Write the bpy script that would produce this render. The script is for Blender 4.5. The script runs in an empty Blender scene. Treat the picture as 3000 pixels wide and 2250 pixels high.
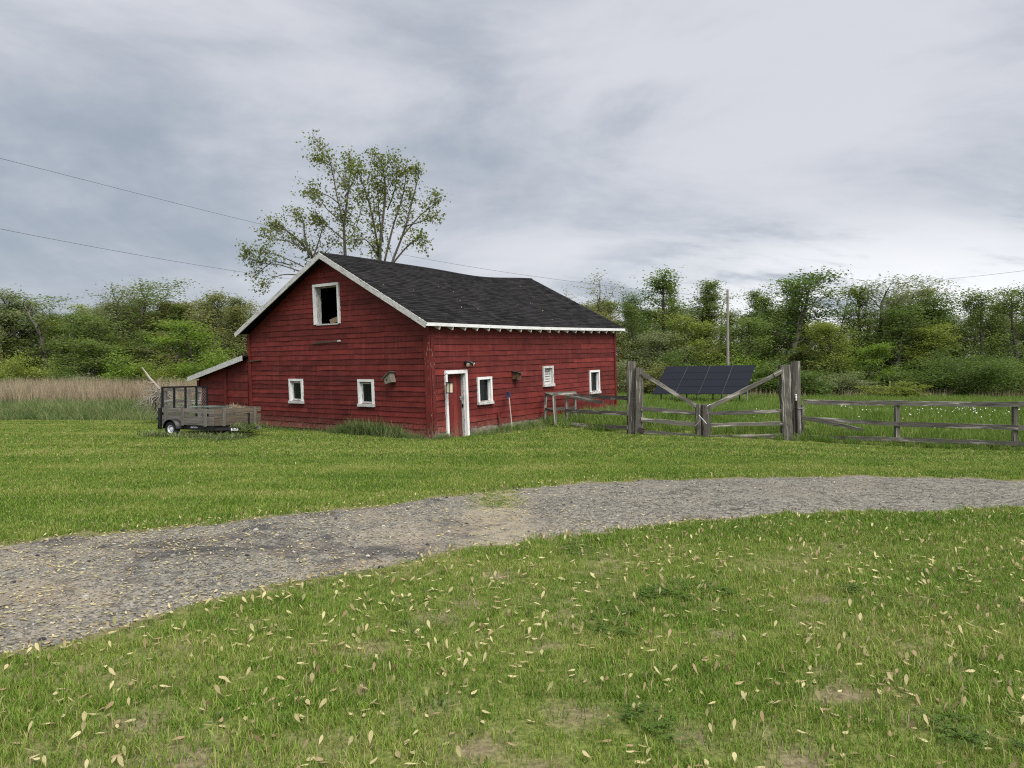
import bpy, math, random
import numpy as np
from mathutils import Vector, Matrix

rnd = random.Random(11)
NR = np.random.default_rng(5)
SC = bpy.context.scene
COL = SC.collection
R = math.radians

# ------------------------------------------------------------------ camera, sky, sun, exposure
CAM_H = 1.85
FOC = 2150.0                      # focal length in photo pixels (photo is 3000 wide)
cam_d = bpy.data.cameras.new('camera'); cam = bpy.data.objects.new('camera', cam_d); COL.objects.link(cam)
cam.location = (0, 0, CAM_H); cam.rotation_euler = (R(90), 0, 0)
cam_d.sensor_width = 36; cam_d.lens = 36 * FOC / 3000; cam_d.shift_y = -0.01
cam_d.clip_start = 0.05; cam_d.clip_end = 4000
SC.camera = cam
SC.cycles.use_denoising = False
SC.view_settings.view_transform = 'Standard'; SC.view_settings.look = 'None'
SC.view_settings.gamma = 1; SC.view_settings.use_curve_mapping = False
SC.view_settings.exposure = 1.9
SC.cycles.filter_width = 1.15 if hasattr(SC, 'cycles') else 0
SUN_EL, SUN_AZ = 58, 150          # azimuth clockwise from +Y
sun_d = bpy.data.lights.new('sun', 'SUN'); sun = bpy.data.objects.new('sun', sun_d); COL.objects.link(sun)
sun_d.energy = 1.5; sun_d.angle = R(50); sun_d.color = (1.0, 0.95, 0.87)
sd = Vector((math.sin(R(SUN_AZ)) * math.cos(R(SUN_EL)), math.cos(R(SUN_AZ)) * math.cos(R(SUN_EL)), math.sin(R(SUN_EL))))
sun.rotation_euler = sd.to_track_quat('Z', 'Y').to_euler()


class NT:                          # small helper to write node trees
    def __init__(s, tree):
        s.t = tree; s.n = tree.nodes; s.l = tree.links; s.n.clear()

    def add(s, typ, ins=None, **kw):
        nd = s.n.new(typ)
        for k_, v_ in kw.items(): setattr(nd, k_, v_)
        for k_, v_ in (ins or {}).items():
            if isinstance(v_, bpy.types.NodeSocket): s.l.new(v_, nd.inputs[k_])
            else: nd.inputs[k_].default_value = v_
        return nd

    def math(s, op, a, b=0.0, c=None, clamp=False):
        ins = {0: a, 1: b}
        if c is not None: ins[2] = c
        return s.add('ShaderNodeMath', ins, operation=op, use_clamp=clamp).outputs[0]

    def vmath(s, op, a, b=(0, 0, 0)):
        return s.add('ShaderNodeVectorMath', {0: a, 1: b}, operation=op).outputs[0]

    def noise(s, vec, scale, detail=4, rough=0.55, dist=0.0):
        return s.add('ShaderNodeTexNoise', {'Vector': vec, 'Scale': scale, 'Detail': detail, 'Roughness': rough, 'Distortion': dist}).outputs['Fac']

    def step(s, v, lo, hi, a=0.0, b=1.0):
        return s.add('ShaderNodeMapRange', {'Value': v, 'From Min': lo, 'From Max': hi, 'To Min': a, 'To Max': b}, interpolation_type='SMOOTHSTEP').outputs[0]

    def mix(s, f, a, b, blend='MIX'):
        nd = s.n.new('ShaderNodeMix'); nd.data_type = 'RGBA'; nd.blend_type = blend
        for i, v_ in ((0, f), (6, a), (7, b)):
            if isinstance(v_, bpy.types.NodeSocket): s.l.new(v_, nd.inputs[i])
            else: nd.inputs[i].default_value = (tuple(v_) + (1,) if i and len(v_) == 3 else v_)
        return nd.outputs[2]


W = bpy.data.worlds.new('World'); SC.world = W; W.use_nodes = True
n = NT(W.node_tree)
out = n.add('ShaderNodeOutputWorld')
sky = n.add('ShaderNodeTexSky', sky_type='NISHITA', sun_disc=False)
sky.sun_elevation = R(SUN_EL); sky.sun_rotation = R(SUN_AZ)
bg1 = n.add('ShaderNodeBackground', {'Color': sky.outputs[0], 'Strength': 0.05})
tc = n.add('ShaderNodeTexCoord').outputs['Generated']
sx = n.add('ShaderNodeSeparateXYZ', {0: tc})
den = n.math('ADD', n.math('MAXIMUM', sx.outputs[2], 0.0), 0.30)
px = n.math('DIVIDE', sx.outputs[0], den); py = n.math('DIVIDE', sx.outputs[1], den)
pv = n.add('ShaderNodeCombineXYZ', {0: px, 1: py, 2: 0.0}).outputs[0]
rot = n.add('ShaderNodeMapping', {'Vector': pv, 'Rotation': (0, 0, R(-28)), 'Scale': (0.8, 1.0, 1.0), 'Location': (1.1, 9.7, 0)}).outputs[0]
big = n.noise(rot, 0.8, 3, 0.5, 0.15)
lump = n.add('ShaderNodeMapping', {'Vector': tc, 'Rotation': (0, R(-14), 0), 'Scale': (2.3, 2.3, 5.6), 'Location': (8.3, 5.4, .7)}).outputs[0]
mid = n.noise(lump, 1.0, 8, 0.56, 0.35)
st = n.add('ShaderNodeMapping', {'Vector': pv, 'Rotation': (0, 0, R(-20)), 'Scale': (0.55, 1.3, 1.0), 'Location': (6.4, 3.2, 2)}).outputs[0]
fin = n.noise(st, 3.0, 8, 0.60, 0.2)
tone = n.math('ADD', n.math('MULTIPLY', big, 0.34), n.math('ADD', n.math('MULTIPLY', mid, 0.54), n.math('MULTIPLY', fin, 0.12)))
tone = n.step(tone, 0.37, 0.60)
ccol = n.mix(tone, (0.094, 0.107, 0.126), (0.188, 0.191, 0.204))
# thinner, whiter bands of cloud low in the sky, on the side away from the camera's left
low = n.math('MULTIPLY', n.step(sx.outputs[2], 0.24, 0.03), n.step(sx.outputs[0], -0.10, 0.42))
brt = n.math('MULTIPLY', low, n.step(fin, 0.37, 0.53))
ccol = n.mix(n.math('MULTIPLY', brt, 0.9), ccol, (0.33, 0.33, 0.332))
bg2 = n.add('ShaderNodeBackground', {'Color': ccol, 'Strength': 1.0})
mx = n.add('ShaderNodeMixShader', {0: 0.94, 1: bg1.outputs[0], 2: bg2.outputs[0]})
n.l.new(mx.outputs[0], out.inputs[0])

# ------------------------------------------------------------------ helpers


def tag(o, label=None, cat=None, group=None, kind=None):
    if label: o['label'] = label
    if cat: o['category'] = cat
    if group: o['group'] = group
    if kind: o['kind'] = kind
    return o


ORG = {}


def thing(name, label, cat, loc, group=None):
    o = bpy.data.objects.new(name, None); COL.objects.link(o); o.location = loc
    o.empty_display_size = 0.2
    ORG[o.name] = Vector(loc)
    return tag(o, label, cat, group)


class MB:                          # collects geometry in world coordinates; gc = grain coordinates
    def __init__(s): s.v = []; s.f = []; s.g = []

    def add(s, vs, fs, gs=None):
        b = len(s.v); s.v += [tuple(p) for p in vs]; s.f += [tuple(i + b for i in f_) for f_ in fs]
        s.g += [tuple(p) for p in (gs if gs is not None else vs)]
        return b

    def hexa(s, c, off=None):       # c: 8 corners, bottom 4 then top 4 (both counterclockwise)
        s.add(c, [(3, 2, 1, 0), (4, 5, 6, 7), (0, 1, 5, 4), (1, 2, 6, 5), (2, 3, 7, 6), (3, 0, 4, 7)])

    def box(s, x0, x1, y0, y1, z0, z1, F=None, gx=0.0):
        c = [(x0, y0, z0), (x1, y0, z0), (x1, y1, z0), (x0, y1, z0), (x0, y0, z1), (x1, y0, z1), (x1, y1, z1), (x0, y1, z1)]
        g = c; long_ = max(range(3), key=lambda k_: (x1 - x0, y1 - y0, z1 - z0)[k_])
        g = [(p[long_] + gx, p[(long_ + 1) % 3] + gx * 3, p[(long_ + 2) % 3]) for p in c]
        if F: c = [F(*p) for p in c]
        b = len(s.v)
        s.add(c, [(3, 2, 1, 0), (4, 5, 6, 7), (0, 1, 5, 4), (1, 2, 6, 5), (2, 3, 7, 6), (3, 0, 4, 7)], g)

    def beam(s, p0, p1, w, h, seg=1, jit=0.0, up=(0, 0, 1), taper=1.0, sag=0.0, twist=0.0):
        p0 = Vector(p0); p1 = Vector(p1); d = p1 - p0; L = d.length; d.normalize(); up = Vector(up)
        if abs(d.dot(up)) > 0.95: up = Vector((0, 1, 0))
        a = d.cross(up).normalized(); b_ = a.cross(d).normalized()
        vs, gs, fs = [], [], []; go = rnd.uniform(0, 50)
        for i in range(seg + 1):
            t = i / seg; c = p0 + d * (L * t); c.z -= sag * 4 * t * (1 - t)
            k_ = 1 + (taper - 1) * t
            an = twist * t
            aa = a * math.cos(an) + b_ * math.sin(an); bb = b_ * math.cos(an) - a * math.sin(an)
            for (sa, sb) in ((-1, -1), (1, -1), (1, 1), (-1, 1)):
                q = c + aa * (sa * (w * k_ / 2 + rnd.uniform(-jit, jit))) + bb * (sb * (h * k_ / 2 + rnd.uniform(-jit, jit)))
                vs.append(q); gs.append((L * t + go, sa * w / 2 + go, sb * h / 2 + sa * w))
        for i in range(seg):
            o = i * 4
            for k_ in range(4):
                fs.append((o + k_, o + (k_ + 1) % 4, o + 4 + (k_ + 1) % 4, o + 4 + k_))
        fs.append((3, 2, 1, 0)); o = seg * 4; fs.append((o, o + 1, o + 2, o + 3))
        s.add(vs, fs, gs)

    def tube(s, pts, rad, nside=6, cap=True, jit=0.0):
        pts = [Vector(p) for p in pts]; vs, fs, gs = [], [], []; L = 0; go = rnd.uniform(0, 50); a = None
        for i, p in enumerate(pts):
            d = (pts[min(i + 1, len(pts) - 1)] - pts[max(i - 1, 0)]).normalized()
            if a is None:
                a = d.orthogonal().normalized()
            a = (a - d * a.dot(d)).normalized(); b_ = d.cross(a)
            if i: L += (p - pts[i - 1]).length
            r = rad[i] if hasattr(rad, '__len__') else rad
            for k_ in range(nside):
                an = 2 * math.pi * k_ / nside
                vs.append(p + (a * math.cos(an) + b_ * math.sin(an)) * (r * (1 + rnd.uniform(-jit, jit)))); gs.append((L + go, math.cos(an) * r + go, math.sin(an) * r))
        for i in range(len(pts) - 1):
            for k_ in range(nside):
                o = i * nside; fs.append((o + k_, o + (k_ + 1) % nside, o + nside + (k_ + 1) % nside, o + nside + k_))
        if cap:
            fs.append(tuple(range(nside - 1, -1, -1))); o = (len(pts) - 1) * nside; fs.append(tuple(range(o, o + nside)))
        s.add(vs, fs, gs)

    def build(s, name, mat, parent=None, smooth=False, label=None):
        org = ORG.get(parent.name, Vector()) if parent else Vector()
        me = bpy.data.meshes.new(name)
        me.from_pydata([(p[0] - org[0], p[1] - org[1], p[2] - org[2]) for p in s.v], [], s.f)
        at = me.attributes.new('gc', 'FLOAT_VECTOR', 'POINT'); at.data.foreach_set('vector', np.array(s.g, dtype=np.float32).ravel())
        if smooth: me.polygons.foreach_set('use_smooth', [True] * len(me.polygons))
        me.materials.append(mat)
        o = bpy.data.objects.new(name, me); COL.objects.link(o)
        if parent: o.parent = parent
        ORG[o.name] = org
        if label: o['label'] = label
        return o


def np_mesh(name, V, F4, mat, tint=None, F3=None):
    me = bpy.data.meshes.new(name)
    nv = len(V); q = 0 if F4 is None else len(F4); t = 0 if F3 is None else len(F3)
    me.vertices.add(nv); me.vertices.foreach_set('co', np.asarray(V, np.float32).ravel())
    me.loops.add(q * 4 + t * 3); me.polygons.add(q + t)
    li = np.concatenate([np.asarray(F4, np.int32).ravel() if q else np.zeros(0, np.int32), np.asarray(F3, np.int32).ravel() if t else np.zeros(0, np.int32)])
    me.loops.foreach_set('vertex_index', li)
    me.polygons.foreach_set('loop_start', np.concatenate([np.arange(q) * 4, q * 4 + np.arange(t) * 3]).astype(np.int32))
    me.update(calc_edges=True); me.validate()
    if tint is not None:
        at = me.attributes.new('tint', 'FLOAT', 'POINT'); at.data.foreach_set('value', np.asarray(tint, np.float32))
    if mat: me.materials.append(mat)
    return me


def at_px(u, v, Y):               # a photo pixel at a distance
    return ((u - 1500) / FOC * Y, Y, CAM_H + (1095 - v) / FOC * Y)


def sm(t):
    t = np.clip(t, 0, 1); return t * t * (3 - 2 * t)


def vnoise(x, y, seed=0):
    x = np.asarray(x, float); y = np.asarray(y, float)
    xi = np.floor(x).astype(np.int64); yi = np.floor(y).astype(np.int64); fx = x - xi; fy = y - yi
    def h(a, b):
        q = np.sin(a * 127.1 + b * 311.7 + seed * 74.7) * 43758.5453
        return q - np.floor(q)
    fx = fx * fx * (3 - 2 * fx); fy = fy * fy * (3 - 2 * fy)
    return (h(xi, yi) * (1 - fx) + h(xi + 1, yi) * fx) * (1 - fy) + (h(xi, yi + 1) * (1 - fx) + h(xi + 1, yi + 1) * fx) * fy


def gz(x, y):
    x = np.asarray(x, float); y = np.asarray(y, float)
    z = 0.37 * sm((y - 19.8) / 9.2) * sm((x + 3.0) / 4.5)
    z = z - 0.20 * sm((x - 5.0) / 5.0) * sm((y - 13.0) / 6.0)
    z = z + 0.03 * (vnoise(x / 3, y / 3, 3) - 0.5) * sm((np.hypot(x, y) - 2) / 4)
    return z


# ------------------------------------------------------------------ materials


def new_mat(name):
    m = bpy.data.materials.new(name); m.use_nodes = True
    return m, NT(m.node_tree)


def finish(n_, color, rough=0.8, bump=None, bstr=0.3, bdist=0.01, spec=0.3, metal=0.0):
    o = n_.add('ShaderNodeOutputMaterial')
    p = n_.add('ShaderNodeBsdfPrincipled', {'Base Color': color if isinstance(color, bpy.types.NodeSocket) else tuple(color) + (1,), 'Roughness': rough, 'Specular IOR Level': spec, 'Metallic': metal})
    if bump is not None:
        b = n_.add('ShaderNodeBump', {'Height': bump, 'Strength': bstr, 'Distance': bdist}); n_.l.new(b.outputs[0], p.inputs['Normal'])
    n_.l.new(p.outputs[0], o.inputs[0])


def wood(name, dark, light, grain=1.0, rough=0.85, tone=0.25, moss=None, pale=None):
    m, n_ = new_mat(name)
    gc = n_.add('ShaderNodeAttribute', attribute_name='gc').outputs['Vector']
    st_ = n_.add('ShaderNodeMapping', {'Vector': gc, 'Scale': (2.2 * grain, 38 * grain, 38 * grain)}).outputs[0]
    f = n_.noise(st_, 1.0, 6, 0.65, 0.6)
    g2 = n_.noise(n_.add('ShaderNodeMapping', {'Vector': gc, 'Scale': (0.9, 9, 9)}).outputs[0], 1.0, 4, 0.6)
    c = n_.mix(n_.step(f, 0.3, 0.72), dark, light)
    c = n_.mix(n_.step(g2, 0.48, 0.75, 0, 0.7), c, [v_ * 0.45 for v_ in dark])
    if pale: c = n_.mix(n_.step(n_.noise(n_.add('ShaderNodeMapping', {'Vector': gc, 'Scale': (1.3, 11, 11), 'Location': (7, 3, 1)}).outputs[0], 1.0, 3, 0.5), 0.56, 0.63, 0, 0.9), c, pale)
    if moss: c = n_.mix(n_.step(n_.noise(gc, 4.0, 4), 0.55, 0.75, 0, 0.6), c, moss)
    oi = n_.add('ShaderNodeObjectInfo').outputs['Random']
    v_ = n_.math('ADD', n_.math('MULTIPLY', oi, tone * 2), 1 - tone)
    c = n_.mix(1.0, c, n_.add('ShaderNodeCombineXYZ', {0: v_, 1: v_, 2: v_}).outputs[0], 'MULTIPLY')
    finish(n_, c, rough, f, 0.5, 0.006, 0.2)
    return m


def paint_red(name, k_=1.0, wear=0.5, thr=0.695):
    m, n_ = new_mat(name)
    gc = n_.add('ShaderNodeAttribute', attribute_name='gc').outputs['Vector']
    pos = n_.add('ShaderNodeNewGeometry').outputs['Position']
    gr = n_.noise(n_.add('ShaderNodeMapping', {'Vector': gc, 'Scale': (2.0, 40, 40)}).outputs[0], 1.0, 5, 0.65, 0.4)
    blot = n_.noise(gc, 1.6, 5, 0.6, 0.3)
    stv = n_.noise(n_.add('ShaderNodeMapping', {'Vector': pos, 'Scale': (7, 7, 0.7)}).outputs[0], 1.0, 4, 0.6)
    c = n_.mix(n_.step(blot, 0.3, 0.7), (0.092 * k_, 0.0130 * k_, 0.0112 * k_), (0.150 * k_, 0.0220 * k_, 0.0185 * k_))
    c = n_.mix(n_.step(stv, 0.50, 0.72, 0, 0.6), c, (0.165 * k_, 0.036 * k_, 0.034 * k_))
    c = n_.mix(n_.step(gr, 0.55, 0.8, 0, 0.55), c, (0.036, 0.008, 0.008))
    stn = n_.noise(n_.add('ShaderNodeMapping', {'Vector': gc, 'Scale': (1.1, 5.5, 5), 'Location': (4, 8, 2)}).outputs[0], 1.0, 5, 0.65, 0.8)
    c = n_.mix(n_.step(stn, 0.60, 0.72, 0, 0.75), c, (0.028, 0.009, 0.009))
    # flaking paint: bare weathered wood, more of it low on the wall
    sz = n_.add('ShaderNodeSeparateXYZ', {0: pos}).outputs[2]
    lowb = n_.step(sz, 0.75, 0.05, 0.0, 0.085 * wear * 2)
    fl = n_.noise(n_.add('ShaderNodeMapping', {'Vector': gc, 'Scale': (5, 22, 22)}).outputs[0], 1.0, 6, 0.7, 0.5)
    flk = n_.step(n_.math('ADD', fl, lowb), thr, thr + 0.04)
    c = n_.mix(n_.math('MULTIPLY', flk, 0.85), c, (0.30, 0.235, 0.205))
    spl = n_.math('MULTIPLY', n_.step(n_.math('ADD', sz, n_.math('MULTIPLY', n_.noise(pos, 6, 4), -0.5)), 0.35, -0.15), n_.step(n_.noise(pos, 14, 4), 0.35, 0.6))
    c = n_.mix(n_.math('MULTIPLY', spl, 0.65), c, (0.15, 0.105, 0.075))
    oi = n_.add('ShaderNodeObjectInfo').outputs['Random']
    v_ = n_.math('ADD', n_.math('MULTIPLY', oi, 0.56), 0.72)
    c = n_.mix(1.0, c, n_.add('ShaderNodeCombineXYZ', {0: v_, 1: v_, 2: v_}).outputs[0], 'MULTIPLY')
    finish(n_, c, 0.72, n_.math('SUBTRACT', gr, n_.math('MULTIPLY', flk, 0.5)), 0.45, 0.006, 0.25)
    return m


def paint_white(name, wear=0.5, base=(0.74, 0.75, 0.76)):
    m, n_ = new_mat(name)
    gc = n_.add('ShaderNodeAttribute', attribute_name='gc').outputs['Vector']
    fl = n_.noise(n_.add('ShaderNodeMapping', {'Vector': gc, 'Scale': (6, 30, 30)}).outputs[0], 1.0, 6, 0.7, 0.5)
    dirt = n_.noise(gc, 3.0, 5, 0.6)
    c = n_.mix(n_.step(dirt, 0.42, 0.75, 0, 0.55), base, [b * 0.62 for b in base])
    c = n_.mix(n_.step(fl, 0.66 - 0.16 * wear, 0.72 - 0.12 * wear, 0, 0.9), c, (0.17, 0.155, 0.14))
    finish(n_, c, 0.65, fl, 0.3, 0.004, 0.3)
    return m


def leafy(name, a, b, c3=None, trans=0.42, spots=None):
    m, n_ = new_mat(name)
    t = n_.add('ShaderNodeAttribute', attribute_name='tint').outputs['Fac']
    oi = n_.add('ShaderNodeObjectInfo').outputs['Random']
    pos = n_.add('ShaderNodeNewGeometry').outputs['Position']
    lg = n_.noise(pos, 0.45, 3)
    f = n_.math('ADD', n_.math('MULTIPLY', t, 0.7), n_.math('MULTIPLY', lg, 0.6))
    c = n_.mix(n_.step(f, 0.2, 1.05), a, b)
    if c3: c = n_.mix(n_.math('MULTIPLY', oi, 0.7), c, c3)
    o = n_.add('ShaderNodeOutputMaterial')
    d = n_.add('ShaderNodeBsdfPrincipled', {'Base Color': c, 'Roughness': 0.55, 'Specular IOR Level': 0.35})
    tr = n_.add('ShaderNodeBsdfTranslucent', {'Color': n_.mix(0.5, c, (b[0] * 1.3, b[1] * 1.3, b[2] * 0.7))})
    ms = n_.add('ShaderNodeMixShader', {0: trans, 1: d.outputs[0], 2: tr.outputs[0]})
    n_.l.new(ms.outputs[0], o.inputs[0])
    return m


def blade_mat(name, stops, scale=(0.5, 0.5, 0.5), dead=(0.36, 0.29, 0.15), dead_at=0.9, trans=0.3, stripe=0.0):
    m, n_ = new_mat(name)
    t = n_.add('ShaderNodeAttribute', attribute_name='tint').outputs['Fac']
    oi = n_.add('ShaderNodeObjectInfo').outputs['Random']
    pos = n_.add('ShaderNodeNewGeometry').outputs['Position']
    l1 = n_.noise(pos, scale[0], 3, 0.6, 0.4); l2 = n_.noise(pos, scale[1], 3, 0.6)
    f = n_.math('ADD', n_.math('MULTIPLY', l1, 0.75), n_.math('ADD', n_.math('MULTIPLY', l2, 0.25), n_.math('MULTIPLY', n_.math('SUBTRACT', oi, 0.5), 0.35)))
    if stripe:
        mp = n_.add('ShaderNodeMapping', {'Vector': pos, 'Rotation': (0, 0, R(12)), 'Scale': (0.02, 0.5, 0.02)}).outputs[0]
        f = n_.math('ADD', f, n_.math('MULTIPLY', n_.math('SUBTRACT', n_.noise(mp, 1.6, 2), 0.5), stripe))
    f = n_.math('ADD', f, n_.math('MULTIPLY', n_.math('SUBTRACT', t, 0.45), 0.45))
    rp = n_.add('ShaderNodeValToRGB', {0: f}); cr = rp.color_ramp
    while len(cr.elements) < len(stops): cr.elements.new(0.5)
    for e_, (p_, c_) in zip(cr.elements, stops): e_.position = p_; e_.color = tuple(c_) + (1,)
    c = n_.mix(n_.step(t, dead_at, dead_at + 0.03), rp.outputs[0], dead)
    o = n_.add('ShaderNodeOutputMaterial')
    d = n_.add('ShaderNodeBsdfPrincipled', {'Base Color': c, 'Roughness': 0.6, 'Specular IOR Level': 0.3})
    tr = n_.add('ShaderNodeBsdfTranslucent', {'Color': c})
    ms = n_.add('ShaderNodeMixShader', {0: trans, 1: d.outputs[0], 2: tr.outputs[0]})
    n_.l.new(ms.outputs[0], o.inputs[0])
    return m


def plain(name, col, rough=0.5, spec=0.4, metal=0.0, var=0.15, scale=8.0):
    m, n_ = new_mat(name)
    gc = n_.add('ShaderNodeAttribute', attribute_name='gc').outputs['Vector']
    f = n_.noise(gc, scale, 4)
    c = n_.mix(n_.step(f, 0.3, 0.7), [v_ * (1 - var) for v_ in col], [min(1, v_ * (1 + var)) for v_ in col])
    finish(n_, c, rough, f, 0.1, 0.003, spec, metal)
    return m


M = {}
M['red'] = paint_red('weathered_red_paint')
M['red_trim'] = paint_red('weathered_red_trim', 0.92, 0.7)
M['red_worn'] = paint_red('worn_corner_paint', 0.95, 0.5, 0.61)
M['red_door'] = paint_red('red_door_paint', 1.15, 0.15)
M['white'] = paint_white('white_trim_paint', 0.35)
M['white_worn'] = paint_white('peeling_white_paint', 0.85, (0.54, 0.545, 0.54))
M['grey_wood'] = wood('weathered_grey_wood', (0.070, 0.066, 0.058), (0.155, 0.147, 0.130), pale=(0.33, 0.31, 0.275))
M['post_wood'] = wood('old_post_wood', (0.055, 0.051, 0.045), (0.140, 0.132, 0.116), moss=(0.09, 0.095, 0.055), pale=(0.28, 0.265, 0.235))
M['trailer_wood'] = wood('trailer_board_wood', (0.090, 0.086, 0.076), (0.180, 0.171, 0.151), 0.8)
M['brown_wood'] = wood('brown_board_wood', (0.095, 0.078, 0.058), (0.18, 0.15, 0.115), 0.8)
M['dark_wood'] = wood('dark_inner_wood', (0.05, 0.04, 0.032), (0.10, 0.08, 0.065))
M['beam_wood'] = wood('pale_rafter_wood', (0.30, 0.22, 0.14), (0.48, 0.37, 0.25))
M['black'] = plain('black_steel', (0.012, 0.012, 0.014), 0.45, 0.4)
M['rubber'] = plain('tyre_rubber', (0.018, 0.018, 0.019), 0.85, 0.2)
M['rim'] = plain('white_rim', (0.62, 0.64, 0.68), 0.4, 0.5)
M['steel'] = plain('galvanised_steel', (0.32, 0.33, 0.34), 0.45, 0.5, 0.6)
M['strip'] = plain('dull_clamp_metal', (0.12, 0.125, 0.135), 0.5, 0.3)
M['rust'] = plain('rusty_metal', (0.10, 0.055, 0.035), 0.8, 0.2, 0.0, 0.5)
M['sticker'] = plain('white_sticker', (0.75, 0.76, 0.8), 0.4, 0.4, 0.0, 0.03)
M['ink'] = plain('dark_ink', (0.03, 0.03, 0.06), 0.5)
M['concrete'] = plain('foundation_concrete', (0.20, 0.175, 0.145), 0.95, 0.1, 0.0, 0.35, 6)
M['blue'] = plain('blue_plastic', (0.022, 0.027, 0.075), 0.6)
M['pale_pole'] = plain('pale_pole', (0.42, 0.37, 0.33), 0.6)
M['lamp_glass'] = plain('frosted_lamp_glass', (0.66, 0.60, 0.45), 0.3, 0.5)
M['birdbox'] = wood('bird_box_wood', (0.13, 0.115, 0.10), (0.26, 0.23, 0.19))
M['pole'] = wood('utility_pole_wood', (0.20, 0.185, 0.165), (0.33, 0.31, 0.28))
M['wire'] = plain('power_line', (0.06, 0.06, 0.065), 0.6)
M['bark'] = wood('tree_bark', (0.070, 0.062, 0.052), (0.150, 0.135, 0.115), 0.5)
M['bark_grey'] = wood('dead_wood_bark', (0.22, 0.195, 0.165), (0.42, 0.38, 0.33), 0.5)
M['tarp'] = plain('faded_green_board', (0.15, 0.19, 0.16), 0.8, 0.2, 0, 0.3)

m, n = new_mat('dark_window_glass')   # old dusty pane
pos = n.add('ShaderNodeNewGeometry').outputs['Position']
f = n.noise(n.add('ShaderNodeMapping', {'Vector': pos, 'Scale': (14, 14, 5)}).outputs[0], 1.0, 5, 0.65)
c = n.mix(n.step(f, 0.5, 0.8), (0.006, 0.010, 0.010), (0.03, 0.045, 0.042))
finish(n, c, n.step(f, 0.4, 0.7, 0.06, 0.3), None, spec=0.14)
M['glass'] = m

m, n = new_mat('solar_glass')
gc = n.add('ShaderNodeAttribute', attribute_name='gc').outputs['Vector']
sp = n.add('ShaderNodeSeparateXYZ', {0: gc})
lx = n.step(n.math('ABSOLUTE', n.math('SUBTRACT', n.math('FRACT', n.math('MULTIPLY', sp.outputs[0], 6.0)), 0.5)), 0.46, 0.49)
ly = n.step(n.math('ABSOLUTE', n.math('SUBTRACT', n.math('FRACT', n.math('MULTIPLY', sp.outputs[1], 6.0)), 0.5)), 0.46, 0.49)
c = n.mix(n.math('MULTIPLY', n.math('MAXIMUM', lx, ly), 0.3), (0.0105, 0.012, 0.019), (0.03, 0.033, 0.042))
finish(n, c, 0.42, None, spec=0.10)
M['solar'] = m

m, n = new_mat('asphalt_shingle')
t = n.add('ShaderNodeAttribute', attribute_name='tint').outputs['Fac']
pos = n.add('ShaderNodeNewGeometry').outputs['Position']
f = n.noise(pos, 70, 3, 0.7); g = n.noise(pos, 0.9, 4, 0.6, 0.5); st_ = n.noise(pos, 5, 5, 0.7)
c = n.mix(t, (0.0060, 0.0060, 0.0068), (0.024, 0.023, 0.025))
c = n.mix(n.step(g, 0.45, 0.7, 0, 0.4), c, (0.026, 0.024, 0.023))
c = n.mix(n.step(st_, 0.68, 0.78, 0, 0.5), c, (0.11, 0.105, 0.095))
finish(n, c, 0.95, f, 0.5, 0.004, 0.12)
M['shingle'] = m

m, n = new_mat('samara_wing')
t = n.add('ShaderNodeAttribute', attribute_name='tint').outputs['Fac']
oi = n.add('ShaderNodeObjectInfo').outputs['Random']
c = n.mix(n.math('FRACT', n.math('ADD', oi, t)), (0.36, 0.30, 0.145), (0.60, 0.54, 0.285))
c = n.mix(n.step(oi, 0.72, 0.78, 0, 0.8), c, (0.30, 0.205, 0.115)); c = n.mix(n.step(oi, 0.12, 0.08, 0, 0.6), c, (0.30, 0.34, 0.12))
ob_ = n.add('ShaderNodeTexCoord').outputs['Object']; vein = n.noise(n.add('ShaderNodeMapping', {'Vector': ob_, 'Scale': (60, 520, 60)}).outputs[0], 1.0, 3)
c = n.mix(n.step(vein, 0.52, 0.72, 0, 0.55), c, (0.26, 0.19, 0.095)); c = n.mix(n.step(n.add('ShaderNodeSeparateXYZ', {0: ob_}).outputs[0], 0.016, 0.011, 0, 0.8), c, (0.20, 0.16, 0.065))
o_ = n.add('ShaderNodeOutputMaterial'); d = n.add('ShaderNodeBsdfPrincipled', {'Base Color': c, 'Roughness': 0.6})
tr = n.add('ShaderNodeBsdfTranslucent', {'Color': c}); ms = n.add('ShaderNodeMixShader', {0: 0.25, 1: d.outputs[0], 2: tr.outputs[0]})
n.l.new(ms.outputs[0], o_.inputs[0])
M['samara'] = m

M['lawn'] = blade_mat('lawn_blades', [(0.20, (0.078, 0.160, 0.016)), (0.44, (0.146, 0.252, 0.028)), (0.68, (0.245, 0.315, 0.058)), (0.92, (0.385, 0.365, 0.145))], (0.55, 2.3), (0.36, 0.30, 0.15), 0.875, 0.3, 0.8)
M['tall'] = blade_mat('tall_grass_blades', [(0.2, (0.078, 0.150, 0.022)), (0.5, (0.130, 0.220, 0.034)), (0.8, (0.210, 0.280, 0.060))], (0.25, 1.2), (0.33, 0.29, 0.16), 0.95, 0.35)
M['bluegrass'] = blade_mat('rank_grass_blades', [(0.2, (0.085, 0.145, 0.042)), (0.5, (0.142, 0.210, 0.066)), (0.8, (0.230, 0.275, 0.105))], (0.3, 1.1), (0.33, 0.29, 0.17), 0.93, 0.35)
M['reed'] = blade_mat('dry_reed_stalks', [(0.2, (0.22, 0.17, 0.115)), (0.5, (0.34, 0.27, 0.185)), (0.8, (0.46, 0.385, 0.27))], (0.3, 1.1), (0.10, 0.14, 0.05), 0.93, 0.2)
M['clover'] = blade_mat('clover_leaves', [(0.2, (0.055, 0.105, 0.016)), (0.5, (0.080, 0.145, 0.022)), (0.8, (0.110, 0.175, 0.030))], (0.5, 2.0), (0.08, 0.15, 0.03), 0.97, 0.3)
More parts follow.
